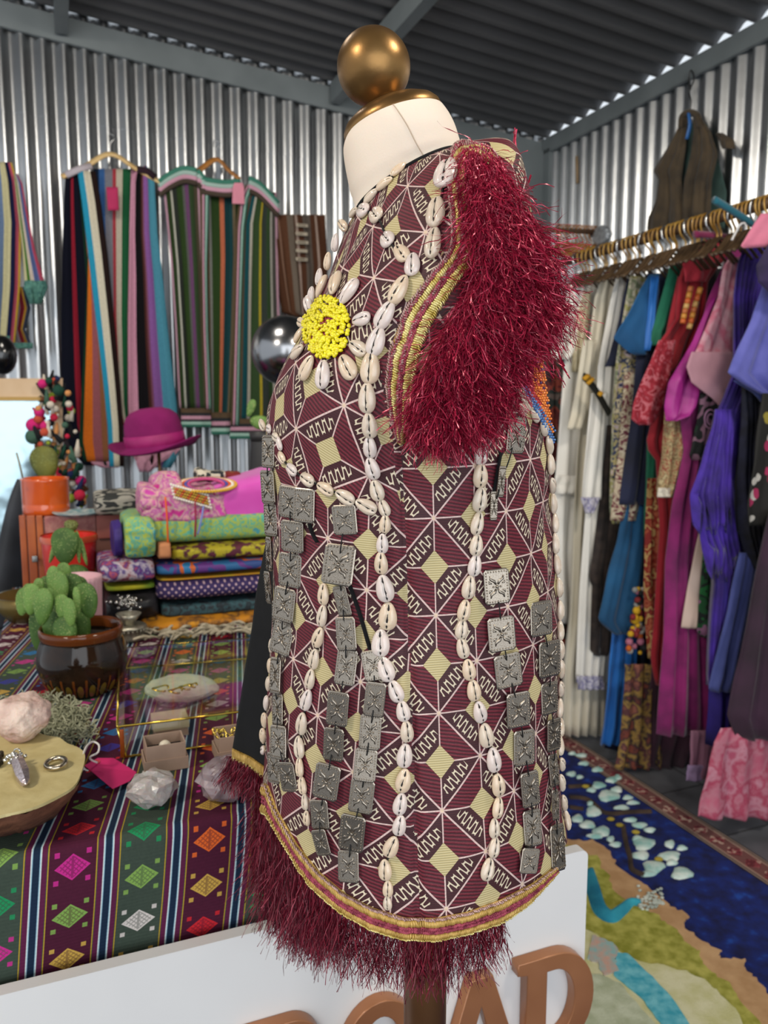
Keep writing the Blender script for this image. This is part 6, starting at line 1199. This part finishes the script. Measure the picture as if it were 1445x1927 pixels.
garment('pink_batik_shirt', 1342, [(484, 1374, 1390), (500, 1362, 1386), (560, 1352, 1380), (620, 1326, 1378), (680, 1300, 1380), (704, 1294, 1381), (740, 1334, 1382), (786, 1374, 1384)], pb1, 'pink and white batik shirt with a pointed dusty pink kerchief hem', 'shirt', 23, .006, 2,
        extra=[('kerchief_hem', [(662, 1302, 1380), (690, 1293, 1381), (720, 1302, 1382), (750, 1342, 1382), (786, 1376, 1384)], pb2, .02, .005, 1)])
pu = mat('violet_pleats', '#2a1466', .7, 0, '#4424a0', 12, nb=.3, bs=50, sheen=.25)
garment('violet_pleated_dress', 1376, [(452, 1402, 1470), (500, 1384, 1462), (560, 1378, 1440), (700, 1380, 1430), (780, 1346, 1400), (850, 1330, 1386), (925, 1300, 1376), (940, 1320, 1374), (1000, 1340, 1376), (1100, 1344, 1384), (1290, 1332, 1366)], pu, 'violet dress with deep narrow pleats and ragged fringed tiers', 'dress', 24, .016, 9,
        extra=[('fringed_tier', [(770, 1346, 1378), (880, 1318, 1374), (930, 1304, 1372), (975, 1308, 1374)], pu, .03, .016, 8), ('fringed_tier', [(900, 1322, 1380), (1000, 1318, 1384), (1060, 1334, 1388)], pu, .015, .014, 7)])
garment('violet_long_skirt', 1380, [(1000, 1346, 1440), (1150, 1350, 1440), (1300, 1338, 1420), (1404, 1334, 1410)], mat('deep_violet', '#1c1450', .7, 0, '#34248a', 8, nb=.3, bs=40), 'deep violet long skirt hanging above the pink batik hem', 'skirt', 25, .016, 5)
garment('periwinkle_skirt', 1398, [(1040, 1392, 1440), (1150, 1370, 1426), (1296, 1336, 1396), (1302, 1340, 1392)], silk('periwinkle_cotton', '#34407c', '#4a5498', 6), 'periwinkle blue skirt panel over the violet long skirt', 'skirt', 26, .008, 3)
garment('pink_batik_skirt', 1410, [(1370, 1356, 1500), (1395, 1342, 1500), (1470, 1330, 1500), (1540, 1318, 1500)], printed('rose_batik', ['#a8445c', '#b85c74', '#b87484', '#a83c58', '#c08494', '#b0506a'], 12, .8, 'soft'), 'rose pink batik skirt, the lowest hanging hem at the right edge', 'skirt', 27, .014, 4, db=-.1)
garment('black_feather_shawl', 1404, [(690, 1396, 1450), (800, 1396, 1450), (900, 1390, 1452), (1000, 1398, 1450), (1070, 1416, 1450)], mat('black_fringe_cloth', '#0e0e14', .8, 0, '#22243a', 14, nb=.5, bs=60), 'black feathery shawl right of the violet dress', 'shawl', 28, .016, 6)
garment('periwinkle_blouse', 1420, [(536, 1436, 1490), (600, 1416, 1490), (660, 1388, 1490), (702, 1368, 1490), (725, 1398, 1490), (748, 1440, 1490)], silk('periwinkle_linen', '#4c4f9c', '#6466b4', 8), 'periwinkle linen blouse with a wide sleeve at the right edge', 'blouse', 29, .010, 2, db=-.05, extra=[('sleeve_lining', [(716, 1380, 1450), (740, 1420, 1470), (762, 1440, 1480)], silk('periwinkle_cotton', ''), -.01, .006, 2)])
garment('embroidered_shawl', 1428, [(740, 1434, 1500), (850, 1416, 1500), (950, 1404, 1500), (990, 1406, 1500)], printed('black_folk_embroidery', ['#14120f', '#8a7c2c', '#14120f', '#9c2450', '#b8b4ac', '#14120f', '#6a1c34'], 24, .8, 'vor', '#14120f', .45), 'black shawl embroidered with white, yellow and pink flowers at the right edge', 'shawl', 30, .008, 2, db=-.05)
garment('plum_skirt', 1430, [(960, 1446, 1520), (1080, 1422, 1520), (1200, 1400, 1520), (1350, 1376, 1520), (1392, 1392, 1520)], silk('plum_cotton', '#241020', '#3a1c34', 6), 'dark plum skirt at the right edge above the rose batik skirt', 'skirt', 31, .014, 4, db=-.08)
garment('plum_jacket', 1440, [(452, 1452, 1520), (500, 1426, 1520), (530, 1430, 1520), (560, 1462, 1520)], silk('plum_velvet', '#1c0e34', '#2a1848', 10), 'dark plum jacket shoulder above the periwinkle blouse', 'jacket', 32, .006, 1, db=-.09)
garment('pink_shirt', 1434, [(402, 1432, 1500), (420, 1420, 1500), (462, 1396, 1480), (466, 1400, 1476)], silk('candy_pink_cotton', '#c46a84', '#d07a92', 8), 'candy pink shirt shoulder at the top right edge of the rail', 'shirt', 33, .006, 1, db=-.07)
garment('dark_maroon_skirt', 1300, [(1250, 1226, 1330), (1380, 1216, 1336), (1440, 1210, 1300), (1462, 1256, 1296)], silk('dark_maroon_silk', '#26101c', '#401830', 6), 'dark maroon skirt below the magenta dress', 'skirt', 34, .014, 4, db=.16)
garment('floral_hem_skirt', 1262, [(1250, 1176, 1246), (1300, 1176, 1236), (1395, 1170, 1232), (1446, 1158, 1240)], printed('autumn_floral', ['#1c1824', '#7c3c2c', '#241c28', '#9c7c3c', '#4a2430', '#8a5444'], 16, .8, 'soft'), 'dark skirt with autumn coloured flowers touching the rug border', 'skirt', 35, .014, 4, db=.08)
garment('pale_pink_trousers', 1340, [(1375, 1300, 1332), (1440, 1296, 1326), (1468, 1294, 1322)], printed('pale_pink_cloth', ['#a8747c', '#b4848c', '#9c6c84'], 9, .8, 'soft'), 'dusty pink trouser leg with lilac cuff hanging near the floor', 'trousers', 36, .006, 2, extra=[('lilac_cuff', [(1440, 1294, 1326), (1470, 1292, 1322)], mat('lilac_cloth', '#a48cb4', .8), .012, .004, 1)])
for hx, x0, x1, y1, c_, lb in ((1222, 1226, 1300, 1240, '#141622', 'dark blue black filler coat added to darken the gaps behind the emerald shirt'), (1290, 1262, 1380, 1300, '#1c0e18', 'dark aubergine filler coat added to darken the gaps behind the wooden bead necklace'), (1352, 1350, 1450, 1360, '#12101c', 'black filler coat added to darken the gaps behind the violet pleats')):
    garment('gap_filler_coat', hx, [(505, x0+22, x1-6), (620, x0+4, x1), (y1, x0, x1)], silk('coat'+c_, c_), lb, 'coat', hx, .012, 4, db=.12)  # added dark sheets: keep the bright wall from showing between the garments
# folk doll charm
fd = thing('beaded_charm', 'colourful beaded charm hanging in front of the petrol skirt', 'charm', loc=onb(1200, 1180, rb(1196)-.06)); g = random.Random(12)
for i in range(46):
    y = g.uniform(1105, 1235); x = 1202+g.gauss(0, 8)-(10 if y > 1190 else 0); c_ = g.choice(['#c4601c', '#c4991c', '#1a1a1c', '#b06a80', '#8a8a88', '#7c2424', '#b8b0a8']); mb = MB(); mb.sph(onb(x, y, rb(1196)-.075+g.uniform(-.01, .01)), g.uniform(.008, .017), 8, 6); mb.build('felt_bead', mat('felt'+c_, c_, .8), fd)
# padded hangers
for nm, pts, c_, lb, bb in (('velvet_hanger', [(1308, 441), (1345, 443), (1386, 450)], '#7a1848', 'raspberry velvet padded hanger resting on top of the rail', 1325), ('velvet_hanger', [(1344, 376), (1380, 398), (1420, 424)], '#0c5a6c', 'teal velvet padded hanger sticking up above the rail at the right', 1400)):
    t_ = thing(nm, lb, 'hanger', None, onb(*pts[1], rb(bb)-.03)); mb = MB(); mb.tube(smoothpts([onb(x, y, rb(bb)-.03) for x, y in pts], 5), .014, 10, flat=.7); mb.build('padded_arm', mat('velvet'+c_, c_, .85, 0, None, nb=.3, bs=90, sheen=.3), t_)
    mb = MB(); q = onb(*pts[2], rb(bb)-.03); mb.tube(smoothpts([q, q+Vector((0, 0, .03)), q+nL*.012+Vector((0, 0, .045))], 4), .0025, 6); mb.build('hook', nick, t_)
t_ = thing('white_hanger', 'white plastic hanger hook standing out in front of the rail', 'hanger', None, onb(1385, 430, rb(1400)-.05)); mb = MB(); mb.tube(smoothpts([onb(x, y, rb(1400)-.05) for x, y in ((1377, 452), (1384, 438), (1392, 424), (1400, 420), (1404, 428))], 5), .0035, 8); mb.build('hook', mat('white_plastic', '#d8d8d8', .35), t_)
# ---- brown waistcoat hung high on the right wall
fA = lambda x, y: ona(x, y, EA-.07)
mb_ = silk('brown_felt', '#2e2416', '#4a3b26', 14, nb=.6)
vh = thing('brown_waistcoat', 'old brown felt waistcoat with green lining hung high on the right wall', 'waistcoat', loc=fA(1300, 440))
sheet('back_lining', [(232, 1282, 1330), (300, 1268, 1350), (360, 1270, 1366), (430, 1262, 1362)], lambda x, y: ona(x, y, EA-.035), silk('green_lining', '#243a34', '#34504a', 8), -nL, vh, .004, 1)
sheet('front_panel', [(216, 1284, 1294), (240, 1276, 1290), (280, 1254, 1288), (322, 1228, 1282), (336, 1238, 1280), (380, 1232, 1284), (410, 1218, 1290), (446, 1214, 1300)], fA, mb_, -nL, vh, .010, 2, seed=2)
sheet('front_panel', [(218, 1306, 1318), (250, 1306, 1340), (290, 1302, 1352), (340, 1290, 1340), (400, 1288, 1340), (446, 1288, 1366)], lambda x, y: ona(x, y, EA-.078), mb_, -nL, vh, .010, 2, seed=5)
sheet('sleeve_cap', [(250, 1346, 1360), (262, 1350, 1378), (280, 1356, 1382)], lambda x, y: ona(x, y, EA-.085), mb_, -nL, vh, .006, 1)
mb = MB(); mb.tube(smoothpts([ona(x, y, EA-.075) for x, y in ((1282, 240), (1284, 220), (1296, 212), (1312, 218), (1318, 240))], 5), .014, 8); mb.build('collar', mb_, vh)
hh_ = thing('blue_hanger', 'blue plastic hanger holding the brown waistcoat on a chain', 'hanger', loc=fA(1297, 216)); mb = MB(); mb.tube(smoothpts([ona(x, y, EA-.095) for x, y in ((1296, 214), (1298, 236), (1292, 262))], 4), .012, 8, flat=.5); mb.build('neck', mat('blue_plastic', '#30609c', .4), hh_)
mb = MB(); mb.tube(smoothpts([ona(x, y, EA-.05) for x, y in ((1297, 214), (1300, 190), (1296, 172), (1306, 150), (1300, 132), (1296, 150), (1300, 168))], 5), .003, 6); mb.build('wire_hook', mat('dark_wire', '#3a3a3a', .4, .7), hh_)
mb = MB(); mb.tube([ona(1085, 294, EA-.02), ona(1086, 345, EA-.02)], .007, 6); tag(mb.build('hanging_twine', mat('tan_cord', '#8a7254', .8)), 'short tan twine hanging on the right wall left of the waistcoat', 'twine')
